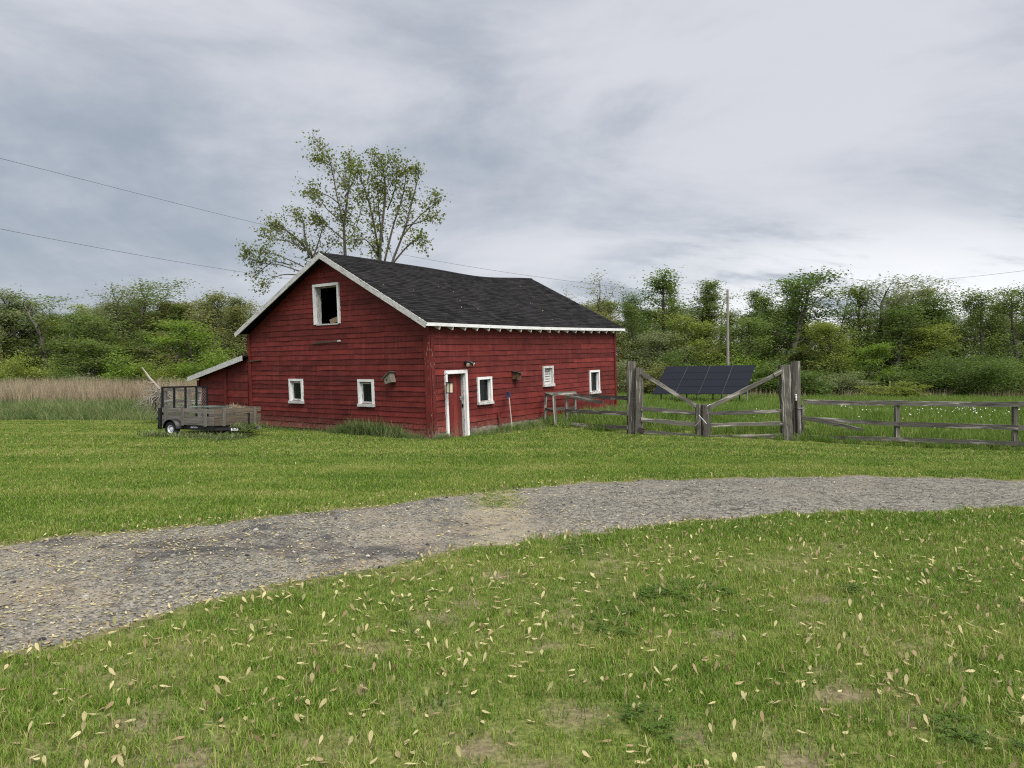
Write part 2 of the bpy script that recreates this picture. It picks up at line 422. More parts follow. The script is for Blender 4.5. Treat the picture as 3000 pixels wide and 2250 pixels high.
M['weed'] = blade_mat('weed_leaves', [(0.2, (0.070, 0.110, 0.035)), (0.5, (0.13, 0.18, 0.06)), (0.8, (0.22, 0.25, 0.11))], (0.6, 2.0), (0.28, 0.23, 0.13), 0.85, 0.25)
M['puff'] = plain('seed_fluff', (0.75, 0.75, 0.70), 0.9, 0.1)

m, n = new_mat('soil_and_thatch')
pos = n.add('ShaderNodeNewGeometry').outputs['Position']
a = n.noise(pos, 1.3, 5, 0.6); b = n.noise(pos, 26, 5, 0.7); bare = n.add('ShaderNodeAttribute', attribute_name='tint').outputs['Fac']
soil = n.mix(n.step(b, 0.3, 0.7), (0.105, 0.085, 0.052), (0.235, 0.195, 0.125))
th = n.mix(n.step(b, 0.35, 0.7), (0.072, 0.100, 0.020), (0.185, 0.205, 0.060))
c = n.mix(n.math('MULTIPLY', bare, n.step(a, 0.2, 0.5, 0.6, 1.0)), th, soil)
finish(n, c, 0.95, b, 0.6, 0.02, 0.1)
M['ground'] = m

m, n = new_mat('worn_gravelly_asphalt')
pos = n.add('ShaderNodeNewGeometry').outputs['Position']
sp = n.add('ShaderNodeSeparateXYZ', {0: pos})
dn = n.add('ShaderNodeTexNoise', {'Vector': pos, 'Scale': 3.0, 'Detail': 4.0}).outputs['Color']
wp = n.vmath('ADD', pos, n.vmath('MULTIPLY', dn, (0.25, 0.25, 0)))
v1 = n.add('ShaderNodeTexVoronoi', {'Vector': pos, 'Scale': 75.0}); v2 = n.add('ShaderNodeTexVoronoi', {'Vector': pos, 'Scale': 34.0})
s1 = n.add('ShaderNodeSeparateColor', {0: v1.outputs['Color']}).outputs[0]; s2 = n.add('ShaderNodeSeparateColor', {0: v2.outputs['Color']}).outputs[1]
stn = n.math('ADD', n.math('MULTIPLY', s1, 0.6), n.math('MULTIPLY', s2, 0.4))
c = n.mix(n.step(stn, 0.05, 0.95), (0.054, 0.053, 0.047), (0.305, 0.288, 0.240))
cl_ = n.noise(pos, 9.0, 5, 0.65, 0.4)
c = n.mix(n.step(cl_, 0.46, 0.70, 0, 0.75), c, (0.04, 0.038, 0.042))
bigp = n.noise(pos, 0.8, 5, 0.6, 0.5)
dust = n.noise(n.add('ShaderNodeMapping', {'Vector': pos, 'Location': (5, 2, 0)}).outputs[0], 0.7, 5, 0.6)
left = n.step(sp.outputs[0], 1.0, -1.0)
c = n.mix(n.math('MULTIPLY', n.step(bigp, 0.5, 0.62), n.math('MULTIPLY', left, 0.8)), c, (0.040, 0.039, 0.042))
c = n.mix(n.math('MULTIPLY', n.math('MULTIPLY', n.step(dust, 0.45, 0.66), n.step(stn, 0.25, 0.6, 0.35, 1.0)), n.math('ADD', n.math('MULTIPLY', left, 0.5), 0.22)), c, (0.30, 0.255, 0.195))
# sandy joint where two pourings meet, and moss on it
jx = n.math('ABSOLUTE', n.math('SUBTRACT', n.math('ADD', sp.outputs[0], n.math('MULTIPLY', n.noise(pos, 1.4, 3), 0.9)), 0.30))
c = n.mix(n.math('MULTIPLY', n.step(jx, 0.75, 0.1), n.step(n.noise(pos, 5, 4), 0.35, 0.6, 0, 0.75)), c, (0.30, 0.26, 0.185))
mo = n.math('MULTIPLY', n.step(n.math('ABSOLUTE', n.math('SUBTRACT', sp.outputs[0], -0.22)), 0.42, 0.12), n.step(sp.outputs[1], 9.6, 10.3))
c = n.mix(n.math('MULTIPLY', mo, n.step(n.noise(pos, 7, 4), 0.36, 0.56, 0, 0.85)), c, (0.19, 0.185, 0.055))
cr1 = n.add('ShaderNodeTexVoronoi', {'Vector': wp, 'Scale': 3.2}, feature='DISTANCE_TO_EDGE').outputs['Distance']
cr2 = n.add('ShaderNodeTexVoronoi', {'Vector': wp, 'Scale': 7.5}, feature='DISTANCE_TO_EDGE').outputs['Distance']
crk = n.math('MAXIMUM', n.math('MULTIPLY', n.step(cr1, 0.022, 0.004), n.step(n.noise(pos, 1.1, 2), 0.42, 0.6)), n.math('MULTIPLY', n.step(cr2, 0.035, 0.008), n.step(n.noise(pos, 0.9, 2), 0.5, 0.62)))
crk = n.math('MULTIPLY', crk, n.step(sp.outputs[0], 0.2, 2.2, 0.12, 1.0))
c = n.mix(n.math('MULTIPLY', crk, 0.8), c, (0.03, 0.03, 0.03))
hgt = n.math('SUBTRACT', n.math('ADD', n.math('MULTIPLY', v1.outputs['Distance'], -0.8), n.math('MULTIPLY', n.noise(pos, 12, 5, 0.7), 1.6)), n.math('MULTIPLY', crk, 2.0))
finish(n, c, 0.9, hgt, 0.8, 0.012, 0.2)
M['road'] = m

# ------------------------------------------------------------------ ground and driveway
NEAR = [(-40, -16), (-14, -4.5), (-9, -1.2), (-6, 2.3), (-4.4, 3.9), (-3.34, 4.79), (-2.06, 6.35), (-.75, 7.45), (.23, 8.2), (1.75, 8.95), (3.57, 9.54), (5.5, 9.86), (6.92, 9.95), (10, 9.8), (15, 9.0), (30, 5), (60, -4)]
FAR = [(-40, -8), (-14, 3.2), (-9, 6.3), (-5.62, 8.05), (-4.3, 8.75), (-3.04, 9.54), (-1.3, 10.8), (-.04, 11.65), (.75, 12.2), (2.79, 12.85), (4.3, 13.15), (5.82, 13.28), (8.98, 12.9), (12, 12.3), (17, 11), (32, 7.5), (60, 0)]


def smooth_poly(P_):
    xs = np.linspace(-40, 60, 1001); y = np.interp(xs, [p[0] for p in P_], [p[1] for p in P_])
    k_ = np.hanning(13); k_ /= k_.sum(); yp = np.convolve(np.pad(y, 6, 'edge'), k_, 'valid')
    return xs, yp


NX, NY_ = smooth_poly(NEAR); FX, FY_ = smooth_poly(FAR)
def y_near(x): return np.interp(x, NX, NY_) + 0.24 * (vnoise(np.asarray(x) * 1.9, 0 * np.asarray(x), 5) - 0.5) + 0.13 * (vnoise(np.asarray(x) * 7, 0 * np.asarray(x), 6) - 0.5)
def y_far(x): return np.interp(x, FX, FY_) + 0.34 * (vnoise(np.asarray(x) * 1.6, 0 * np.asarray(x), 7) - 0.5) + 0.16 * (vnoise(np.asarray(x) * 6, 0 * np.asarray(x), 8) - 0.5)


# worn spots of bare soil in the lawn: x, y, radius
BARE = [(-.62, 5.55, .22), (-.12, 6.75, .26), (.68, 6.85, .20), (-.88, 4.28, .20), (2.6, 6.0, .30), (-1.55, 3.55, .22), (.35, 4.0, .28), (.95, 3.75, .22), (.25, 5.0, .2), (1.5, 5.2, .22), (-.2, 3.62, .3),
        (1.9, 4.25, .2), (.1, 3.4, .25), (-.35, 5.9, .16), (-.95, 5.0, .15), (.2, 13.2, .3), (1.35, 3.45, .2), (2.75, 4.6, .2), (-2.0, 3.9, .2)]


def bare_at(x, y):
    b = np.zeros_like(x)
    for (bx, by, br) in BARE:
        b = np.maximum(b, np.exp(-((x - bx) ** 2 + ((y - by) * 1.1) ** 2) / (.42 * br * br)))
    edge = np.exp(-np.abs(y - y_near(x)) / 0.10) * 0.8 + np.exp(-np.abs(y - y_far(x)) / 0.14) * 0.8
    return np.clip(b + edge + 0.48 * sm((vnoise(x * 2.2, y * 2.2, 9) - 0.46) / 0.4) * (y < 9), 0, 1)


def axis(lo, hi, n0, k_):
    t = np.linspace(-1, 1, n0); s = np.sinh(t * k_) / math.sinh(k_)
    return np.where(s < 0, -s * lo, s * hi)


gx = axis(-700, 700, 260, 6.5); gy = np.concatenate([np.array([-60, -30, -12, -5, -1]), np.linspace(0, 16, 130), np.linspace(16.4, 45, 80), 45 + (np.linspace(0, 1, 30)[1:] ** 2.5) * 900])
X, Y = np.meshgrid(gx, gy); Z = gz(X, Y)
nx_, ny_ = len(gx), len(gy); idx = np.arange(nx_ * ny_).reshape(ny_, nx_)
F = np.stack([idx[:-1, :-1], idx[:-1, 1:], idx[1:, 1:], idx[1:, :-1]], -1).reshape(-1, 4)
gme = np_mesh('ground', np.stack([X, Y, Z], -1).reshape(-1, 3), F, M['ground'], bare_at(X, Y).ravel() * (Y.ravel() < 20))
gob = bpy.data.objects.new('ground', gme); COL.objects.link(gob); tag(gob, 'grassy ground around the red barn', None, None, 'structure')

xs = np.concatenate([np.linspace(-40, -9, 40), np.linspace(-8.9, 13, 320), np.linspace(13.2, 60, 50)]); K = 22
rv, rf = [], []
for i, x in enumerate(xs):
    a, b = float(y_near(x)), float(y_far(x))
    for j in range(K + 1):
        t = j / K; y = a + (b - a) * t
        z = float(gz(x, y)) + 0.006 + 0.03 * math.sin(math.pi * t) + 0.012 * (float(vnoise(x * 2, y * 2, 13)) - 0.5) * math.sin(math.pi * t)
        if j in (0, K): z -= 0.03
        rv.append((x, y, z))
for i in range(len(xs) - 1):
    for j in range(K):
        o = i * (K + 1) + j; rf.append((o, o + K + 1, o + K + 2, o + 1))
rme = bpy.data.meshes.new('driveway'); rme.from_pydata(rv, [], rf); rme.materials.append(M['road']); rme.polygons.foreach_set('use_smooth', [True] * len(rme.polygons))
rob = bpy.data.objects.new('driveway', rme); COL.objects.link(rob); tag(rob, 'curving driveway of worn grey asphalt and gravel', None, None, 'structure')
def road_z(x, y):
    a = y_near(x); b = y_far(x); t = np.clip((y - a) / (b - a), 0, 1)
    return gz(x, y) + 0.008 + 0.03 * np.sin(np.pi * t)

# ------------------------------------------------------------------ the barn
BN = Vector((-2.199, 20.40, 0)); wd = Vector((.5957, .8034, 0)); ld = Vector((-.8033, .5956, 0))
LEN, WID, EH = 10.57, 8.46, 3.24
barn = thing('red_barn', 'large red clapboard barn with white window trim and sagging black roof', 'barn', (BN.x, BN.y, 0))


def lean(a, h): return (0.17 - 0.08 * a / LEN) * h / 3.2
def WR(s, h, d): # right (long) wall
    p = BN + wd * s + ld * (lean(s, h) - d); return (p.x, p.y, h + .035 * s)
def WG(s, h, d): # gable wall
    p = BN + ld * (s + (0.17 + 0.06 * s / WID) * h / 3.2) - wd * d; return (p.x, p.y, h)
def WL(s, h, d):
    p = BN + wd * s + ld * (WID + lean(s, h) * 1.3 + d); return (p.x, p.y, h + .035 * s)
def WB(s, h, d):
    p = BN + wd * (LEN + d) + ld * (s + lean(LEN, h)); return (p.x, p.y, h + .035 * LEN)


RAKE0, APEX_H, APEX_S = 3.20, 5.50, 4.23


def rake(h):                       # gable wall: s-limits at height h
    if h <= RAKE0: return 0.0, WID
    t = (h - RAKE0) / (APEX_H - RAKE0)
    return min(APEX_S, APEX_S * t), max(APEX_S, WID - (WID - APEX_S) * t)


def clapboard(Wf, sb0, sb1, st0, st1, h0, h1, parent, mat, name='board', thick=0.026, rough=1.0):
    L = max(sb1 - sb0, st1 - st0)
    if L < 0.03 or h1 - h0 < 0.02: return None
    k_ = max(1, int(L / 0.5)); vs, fs, gs = [], [], []; go = rnd.uniform(0, 90)
    for i in range(k_ + 1):
        t = i / k_; a = sb0 + (sb1 - sb0) * t; b = st0 + (st1 - st0) * t
        jb = rnd.gauss(0, 0.0055) * rough; jd = abs(rnd.gauss(0, 0.006)) * rough
        if rnd.random() < 0.05: jb += 0.018
        for (s_, h_, d_) in ((b, h1 + 0.012, 0.0), (b, h1 + 0.012, 0.010), (a, h0 - 0.016 + jb, thick + jd), (a, h0 - 0.016 + jb, 0.001)):
            vs.append(Wf(s_, h_, d_)); gs.append((s_ + go, h_ + go * 3, d_))
    for i in range(k_):
        o = i * 4
        fs += [(o + 1, o + 5, o + 6, o + 2), (o + 2, o + 6, o + 7, o + 3), (o, o + 4, o + 5, o + 1)]
    fs += [(0, 1, 2, 3), (k_ * 4 + 3, k_ * 4 + 2, k_ * 4 + 1, k_ * 4)]
    mb = MB(); mb.add(vs, fs, gs)
    return mb.build(name, mat, parent)


def clad(Wf, s_lim, rows, openings, parent, mat, joint=2.6, flip=False, skip=None, sheath=None):
    """rows of clapboards cut round openings (s0,s1,h0,h1); returns nothing"""
    for h0, h1 in zip(rows[:-1], rows[1:]):
        b0, b1 = s_lim(h0); t0, t1 = s_lim(h1)
        cuts = {b0, b1}
        for (o0, o1, q0, q1) in openings:
            if q0 < h1 - 1e-4 and q1 > h0 + 1e-4: cuts |= {max(b0, min(b1, o0)), max(b0, min(b1, o1))}
        cl = sorted(cuts); segs = []
        for a, b in zip(cl[:-1], cl[1:]):
            if b - a < 0.02: continue
            op = [o for o in openings if o[0] - 1e-4 <= a and o[1] + 1e-4 >= b and o[2] < h1 - 1e-4 and o[3] > h0 + 1e-4]
            bands = [(h0, h1)]
            for o in op:
                nb = []
                for (p, q) in bands:
                    if o[2] > p + .02: nb.append((p, min(q, o[2])))
                    if o[3] < q - .02: nb.append((max(p, o[3]), q))
                bands = nb
            for (p, q) in bands:
                if q - p < 0.03: continue
                if op: segs.append((a, b, p, q)); continue
                L = b - a; m_ = max(1, round(L / joint + rnd.uniform(-.4, .4))); pts = [a] + sorted(a + L * (i + rnd.uniform(-.3, .3)) / m_ for i in range(1, m_)) + [b]
                for c_, d_ in zip(pts[:-1], pts[1:]): segs.append((c_, d_, p, q))
        for (a, b, p, q) in segs:
            ta, tb = max(a, t0), min(b, t1)
            if tb - ta < 0.01:
                if tb < ta: ta = tb = (t0 if a < t0 else t1)
            if sheath is not None:
                sheath.add([Wf(a, p, -.012), Wf(b, p, -.012), Wf(tb, q, -.012), Wf(ta, q, -.012)], [(0, 1, 2, 3)])
            if skip and skip(a, b, p, q): continue
            clapboard(Wf, a + .002, b - .002, ta + .002, tb - .002, p, q, parent, mat)


def rows_of(lo, hi, step):
    r = [lo]
    while r[-1] < hi - step * 0.6: r.append(r[-1] + step * rnd.uniform(0.86, 1.14))
    r[-1] = hi
    return r


# openings: name -> (s0,s1,h0,h1) of the rough hole
OR_ = {'door': (.63, 1.42, -.2, 1.82), 'win_a': (2.06, 2.60, .93, 1.60), 'louvre': (5.56, 6.03, 1.30, 1.84), 'win_b': (8.60, 9.18, .88, 1.60)}
OG_ = {'loft': (3.70, 4.76, 3.41, 4.60), 'win_a': (5.63, 6.18, .97, 1.61), 'win_b': (2.32, 2.85, .95, 1.61)}

sh = MB()
rr = rows_of(0.20, 3.30, 0.178); rg = rows_of(0.12, 5.44, 0.160)
wall_r = MB(); wall_g = MB()
clad_r = bpy.data.objects.new('wall', None)
bpy.data.objects.remove(clad_r)
# sheathing meshes are the walls; their boards are the walls' parts
def rect_minus(Wf, s0, s1, h0, h1, ops, mb, d):
    ss = sorted({s0, s1} | {v_ for o in ops for v_ in o[:2]}); hh = sorted({h0, h1} | {max(h0, min(h1, v_)) for o in ops for v_ in o[2:]})
    for a, b in zip(ss[:-1], ss[1:]):
        for p, q in zip(hh[:-1], hh[1:]):
            cs, ch = (a + b) / 2, (p + q) / 2
            if any(o[0] < cs < o[1] and o[2] < ch < o[3] for o in ops): continue
            mb.add([Wf(a, p, d), Wf(b, p, d), Wf(b, q, d), Wf(a, q, d)], [(0, 1, 2, 3)])


rect_minus(WR, 0, LEN, -.1, 3.30, list(OR_.values()), wall_r, -.012)
right_wall = wall_r.build('wall', M['red_trim'], barn)
low_patch = lambda a, b, p, q: (p < 0.42 and a > 6.2) or (p < .3 and b > 6.8 and a > 5.9)
vertical_zone = [(6.3, 10.45, .0, .52)]
clad(WR, lambda h: (0.0, LEN), rr, list(OR_.values()) + [(6.3, 10.45, -.2, .52)], right_wall, M['red'], 3.6)
s_ = 6.3
while s_ < 10.4:                                            # short upright planks low on the far end
    w_ = rnd.uniform(.12, .2); mb = MB(); mb.box(s_, min(s_ + w_ - .008, 10.45), -.1, .52 + rnd.uniform(-.02, .03), .0, .022 + rnd.uniform(0, .012), lambda a, b, c: WR(a, b, c), rnd.uniform(0, 9))
    mb.build('plank', M['red'], right_wall); s_ += w_

rect_minus(WG, 0, WID, -.1, RAKE0, list(OG_.values()), wall_g, -.012)
hh = sorted({RAKE0, 3.41, 4.60, APEX_H, 3.7, 4.0, 4.3, 4.9, 5.2})
for p, q in zip(hh[:-1], hh[1:]):
    a0, a1 = rake(p); b0, b1 = rake(q); o = OG_['loft']
    if o[2] - 1e-4 <= p and q <= o[3] + 1e-4:
        wall_g.add([WG(a0, p, -.012), WG(o[0], p, -.012), WG(o[0], q, -.012), WG(b0, q, -.012)], [(0, 1, 2, 3)])
        wall_g.add([WG(o[1], p, -.012), WG(a1, p, -.012), WG(b1, q, -.012), WG(o[1], q, -.012)], [(0, 1, 2, 3)])
    else:
        wall_g.add([WG(a0, p, -.012), WG(a1, p, -.012), WG(b1, q, -.012), WG(b0, q, -.012)], [(0, 1, 2, 3)])
gable_wall = wall_g.build('wall', M['red_trim'], barn)
broken = (4.05, 4.75)
clad(WG, rake, rg, list(OG_.values()), gable_wall, M['red'], 3.0)
mb = MB(); mb.beam(WG(3.75, 2.86, .05), WG(4.95, 2.83, .055), .012, .05, 4, .008); mb.build('gap_strip', M['dark_wood'], gable_wall, label='dark strip standing in for the shaded gap of a broken gable board')  # dark strip laid over the boards, painting the shade of a gap
mb = MB(); mb.beam(WG(3.62, 2.87, .06), WG(3.78, 2.855, .06), .012, .045, 2, .006); mb.build('splinter', M['white_worn'], gable_wall)
mb = MB(); mb.beam(WG(7.72, 2.33, .07), WG(8.5, 2.27, .05), .03, .035, 4, .008); mb.build('loose_board', M['dark_wood'], gable_wall)
mb = MB(); rect_minus(WL, 0, LEN, -.1, 3.25, [], mb, 0); mb.build('wall', M['red_trim'], barn)
mb = MB(); rect_minus(WB, 0, WID, -.1, 3.2, [], mb, 0); mb.add([WB(0, 3.2, 0), WB(WID, 3.2, 0), WB(APEX_S, 5.5, 0)], [(0, 1, 2)]); mb.build('wall', M['red_trim'], barn)
# foundation showing at the foot of the long wall
mb = MB()
for i in range(24):
    s0 = i * .27
    if .4 < s0 + .13 < 1.6: continue
    mb.box(s0, s0 + .268, -.15, .20 + rnd.uniform(-.03, .02), -.03, .012 + rnd.uniform(0, .02), lambda a, b, c: WR(a, b, c), rnd.uniform(0, 9))
mb.build('foundation', M['concrete'], barn)
# corner boards
mb = MB(); mb.box(-.005, .13, -.05, 3.26, .03, .062, lambda a, b, c: WR(a, b, c)); mb.build('corner_board', M['red_worn'], barn)
mb = MB(); mb.box(-.06, .15, -.02, 3.24, .032, .068, lambda a, b, c: WG(a, b, c)); mb.build('corner_board', M['red_worn'], barn)
mb = MB(); mb.box(WID - .12, WID + .03, -.02, 3.2, .03, .06, lambda a, b, c: WG(a, b, c)); mb.build('corner_board', M['red_trim'], barn)
mb = MB(); mb.box(LEN - .10, LEN + .03, -.02, 3.22, .03, .055, lambda a, b, c: WR(a, b, c)); mb.build('corner_board', M['red_trim'], barn)


def rim_boxes(s0, s1, h0, h1, w, d0, d1, bottom=True):
    r = [(s0 - w, s1 + w, h1, h1 + w, d0, d1 + .004), (s0 - w, s0, h0, h1, d0, d1), (s1, s1 + w, h0, h1, d0, d1)]
    if bottom: r.append((s0 - w, s1 + w, h0 - w, h0, d0, d1 + .004))
    return r


def window(Wf, o, mat, sill_out=.035, name='window', slats=False, rec=.09, sw=.03, inset=.045):
    s0, s1, h0, h1 = o
    fr = MB()
    for b in rim_boxes(s0, s1, h0, h1, .075, .0, .072, bottom=False): fr.box(*b, Wf, rnd.uniform(0, 9))
    win = fr.build(name, mat, barn)
    jb = MB()
    for b in ((s0 - .012, s0 + .016, h0, h1, -rec - .03, .0), (s1 - .016, s1 + .012, h0, h1, -rec - .03, .0), (s0 + .016, s1 - .016, h1 - .016, h1 + .012, -rec - .03, .0)): jb.box(*b, Wf, rnd.uniform(0, 9))
    jb.build('jamb', M['white'], win)
    sl = MB(); sl.box(s0 - .09, s1 + .09, h0 - .085, h0, .0, .072 + sill_out, Wf, rnd.uniform(0, 9)); sl.box(s0, s1, h0 - .03, h0 + .012, -rec - .03, .0, Wf, 3); sl.build('sill', M['white_worn'], win)
    if slats:
        pn = MB(); pn.box(s0, s1, h0, h1, -rec - .04, -rec - .03, Wf); pn.build('backing', M['dark_wood'], win)
        k_ = 6
        for i in range(k_):
            z0 = h0 + .01 + (h1 - h0 - .03) * i / k_; z1 = z0 + (h1 - h0) / k_ - .012
            sb = MB(); sb.add([Wf(s0 + .02, z0, -.03), Wf(s1 - .02, z0, -.03), Wf(s1 - .02, z1, -.07), Wf(s0 + .02, z1, -.07), Wf(s0 + .02, z0, -.045), Wf(s1 - .02, z0, -.045), Wf(s1 - .02, z1, -.085), Wf(s0 + .02, z1, -.085)],
                              [(0, 1, 2, 3), (7, 6, 5, 4), (0, 4, 5, 1), (3, 2, 6, 7), (0, 3, 7, 4), (1, 5, 6, 2)]); sb.build('slat', M['white_worn'], win)
    else:
        sa = MB()
        for b in rim_boxes(s0 + inset, s1 - inset, h0 + inset, h1 - inset, sw, -rec - .02, -rec + .004): sa.box(*b, Wf, 2)
        sa.build('sash', M['white_worn'], win)
        pn = MB(); pn.box(s0, s1, h0, h1, -rec - .03, -rec - .012, Wf); pn.build('pane', M['glass'], win)
    return win


window(WR, OR_['win_a'], M['white'], sw=.012, inset=.016, rec=.05); window(WR, OR_['win_b'], M['white'], sw=.012, inset=.016, rec=.05); window(WR, OR_['louvre'], M['white_worn'], name='louvre_vent', slats=True, rec=.05)
window(WG, OG_['win_a'], M['white'], rec=.02, sw=.05, inset=.065); window(WG, OG_['win_b'], M['white'], rec=.02, sw=.05, inset=.065)
# loft opening
s0, s1, h0, h1 = OG_['loft']
fr = MB()
for b in rim_boxes(s0, s1, h0, h1, .085, .0, .075, bottom=False): fr.box(*b, WG, rnd.uniform(0, 9))
loft = fr.build('loft_opening', M['white'], barn)
jb = MB()
for b in ((s0 - .012, s0 + .02, h0, h1, -.17, .0), (s1 - .02, s1 + .012, h0, h1, -.17, .0), (s0, s1, h1 - .02, h1 + .012, -.17, .0)): jb.box(*b, WG, 1)
jb.build('jamb', M['white_worn'], loft)
jb = MB(); jb.box(s0, s1, h0 - .03, h0 + .01, -.17, .05, WG, 1); jb.build('threshold', M['white_worn'], loft)
mb = MB(); mb.beam(WG(4.72, 3.52, -.5), WG(3.5, 3.95, -.9), .05, .16, 2, .004); mb.build('rafter', M['beam_wood'], barn)
fl = MB(); fl.box(.05, WID - .05, 3.0, 3.05, -LEN + .1, -.05, WG); fl.build('loft_floor', M['dark_wood'], barn)
# door
s0, s1, h0, h1 = OR_['door']
fr = MB()
for b in ((s0 - .085, s1 + .085, h1, h1 + .10, .0, .082), (s0 - .085, s0, -.05, h1, .0, .078), (s1, s1 + .095, -.05, h1, .0, .078)): fr.box(*b, WR, rnd.uniform(0, 9))
door_frame = fr.build('door_frame', M['white'], barn)
jb = MB()
for b in ((s0 - .012, s0 + .02, -.1, h1, -.20, .0), (s1 - .02, s1 + .012, -.1, h1, -.20, .0), (s0 + .02, s1 - .02, h1 - .02, h1 + .012, -.20, .0)): jb.box(*b, WR, 4)
jb.build('jamb', M['white_worn'], door_frame)
dm = MB(); dm.box(s0 + .02, s1 - .035, -.12, h1 - .03, -.13, -.10, WR); door = dm.build('door', M['red_door'], barn)
k_ = 4
for i in range(k_):
    a = s0 + .025 + (s1 - s0 - .08) * i / k_; b = a + (s1 - s0 - .08) / k_ - .008
    pm = MB(); pm.box(a, b, -.12 + rnd.uniform(0, .03), h1 - .035, -.098, -.075 + rnd.uniform(0, .006), WR, rnd.uniform(0, 30)); pm.build('plank', M['red_door'], door)
hp = MB(); hp.box(1.27, 1.40, 1.10, 1.14, -.07, -.055, WR); hp.box(1.29, 1.34, 1.03, 1.10, -.068, -.04, WR); hp.build('padlock', M['steel'], door)
hp = MB(); hp.box(1.375, 1.395, .82, .92, -.075, -.03, WR); hp.build('hinge', M['black'], door)

# roof -------------------------------------------------------------
OVG, OVE = .36, .26


def ridge_z(a):
    return 5.60 + .035 * a - .20 * math.exp(-((a - 7.4) / 2.6) ** 2) - .05 * math.exp(-((a - 3.5) / 2.) ** 2)
def eave_z(a): return 3.28 + .034 * a - .03 * math.sin(math.pi * min(1, max(0, a / LEN)))
def RF(a, q, d, side=1):           # q 0 at the eave, 1 at the ridge
    half = WID / 2 + OVE; b = (-OVE + q * half) if side > 0 else (WID + OVE - q * half)
    z0, z1 = eave_z(a), ridge_z(a)
    if side < 0: z0 += 0.0
    p = BN + wd * a + ld * (b + .18 - .08 * a / LEN)
    nrm = (ld * (-1 if side > 0 else 1) * (z1 - z0) + Vector((0, 0, half))).normalized()
    return Vector((p.x, p.y, z0 + (z1 - z0) * q)) + nrm * d


for side in (1, -1):
    mb = MB(); NA, NQ = 24, 6; top = []
    for lay, d in ((0, 0.0), (1, -.05)):
        for i in range(NA + 1):
            for j in range(NQ + 1):
                a = -OVG + (LEN + 2 * OVG) * i / NA; mb.v.append(tuple(RF(a, j / NQ, d, side))); mb.g.append(mb.v[-1])
    def I(l, i, j): return l * (NA + 1) * (NQ + 1) + i * (NQ + 1) + j
    for i in range(NA):
        for j in range(NQ):
            mb.f.append((I(0, i, j), I(0, i + 1, j), I(0, i + 1, j + 1), I(0, i, j + 1))); mb.f.append((I(1, i, j), I(1, i, j + 1), I(1, i + 1, j + 1), I(1, i + 1, j)))
        mb.f.append((I(0, i, 0), I(1, i, 0), I(1, i + 1, 0), I(0, i + 1, 0)))
    for j in range(NQ):
        mb.f.append((I(0, 0, j), I(0, 0, j + 1), I(1, 0, j + 1), I(1, 0, j))); mb.f.append((I(0, NA, j), I(1, NA, j), I(1, NA, j + 1), I(0, NA, j + 1)))
    dk = mb.build('roof', M['dark_wood'] if side > 0 else M['shingle'], barn)
    if side > 0: roof = dk
SL = math.hypot(WID / 2 + OVE, 2.3)
tabs = []
NRW = 36
for r_ in range(NRW):
    q0 = r_ / NRW; q1 = (r_ + 1) / NRW; a = -OVG - rnd.uniform(0, .3); 
    while a < LEN + OVG:
        w_ = .305 + rnd.uniform(-.012, .012); a0 = max(a, -OVG - .02); a1 = min(a + w_ - .008, LEN + OVG + .02)
        if a1 - a0 > .04: tabs.append((a0, a1, q0 + rnd.uniform(-.0012, .0012) + .0025 * math.sin(a * 2.1 + r_), q1 + .010, rnd.uniform(0, .006)))
        a += w_
tabs.append
def tab_geo(t):
    a0, a1, q0, q1, l = t
    q0 -= .004 if q0 < .004 else 0
    am = (a0 + a1) / 2
    return [RF(a0, q0, .002), RF(am, q0, .002), RF(a1, q0, .002), RF(a0, q0, .016 + l), RF(am, q0 + rnd.uniform(-.0008, .0008), .016 + l + rnd.uniform(0, .004)), RF(a1, q0, .016 + l), RF(a1, min(q1, 1.0), .006), RF(a0, min(q1, 1.0), .006)], [(0, 1, 4, 3), (1, 2, 5, 4), (3, 4, 5, 6, 7), (0, 3, 7), (2, 6, 5)]
tabs.sort(key=lambda t: RF(t[0], t[2], 0).y)
rest = MB(); rest_t = []
for i, t in enumerate(tabs):
    vs, fs = tab_geo(t); tint = min(1, max(0, rnd.gauss(.45, .3)))
    if i < 300:
        mb = MB(); mb.add(vs, fs); o = mb.build('shingle', M['shingle'], roof)
        at = o.data.attributes.new('tint', 'FLOAT', 'POINT'); at.data.foreach_set('value', [tint] * len(vs))
    else: rest.add(vs, fs); rest_t += [tint] * len(vs)
for i in range(36):                                          # ridge caps join the rest
    a0 = -OVG + (LEN + 2 * OVG) * i / 36; a1 = a0 + .335
    rest.add([RF(a0, .985, .02), RF(a1, .985, .016), RF(a1, 1.0, .034), RF(a0, 1.0, .038), RF(a0, .97, .02, -1), RF(a1, .97, .016, -1)], [(0, 1, 2, 3), (3, 2, 5, 4)]); rest_t += [rnd.uniform(.2, .8)] * 6
o = rest.build('shingles', M['shingle'], roof); o['kind'] = 'stuff'
at = o.data.attributes.new('tint', 'FLOAT', 'POINT'); at.data.foreach_set('value', rest_t)
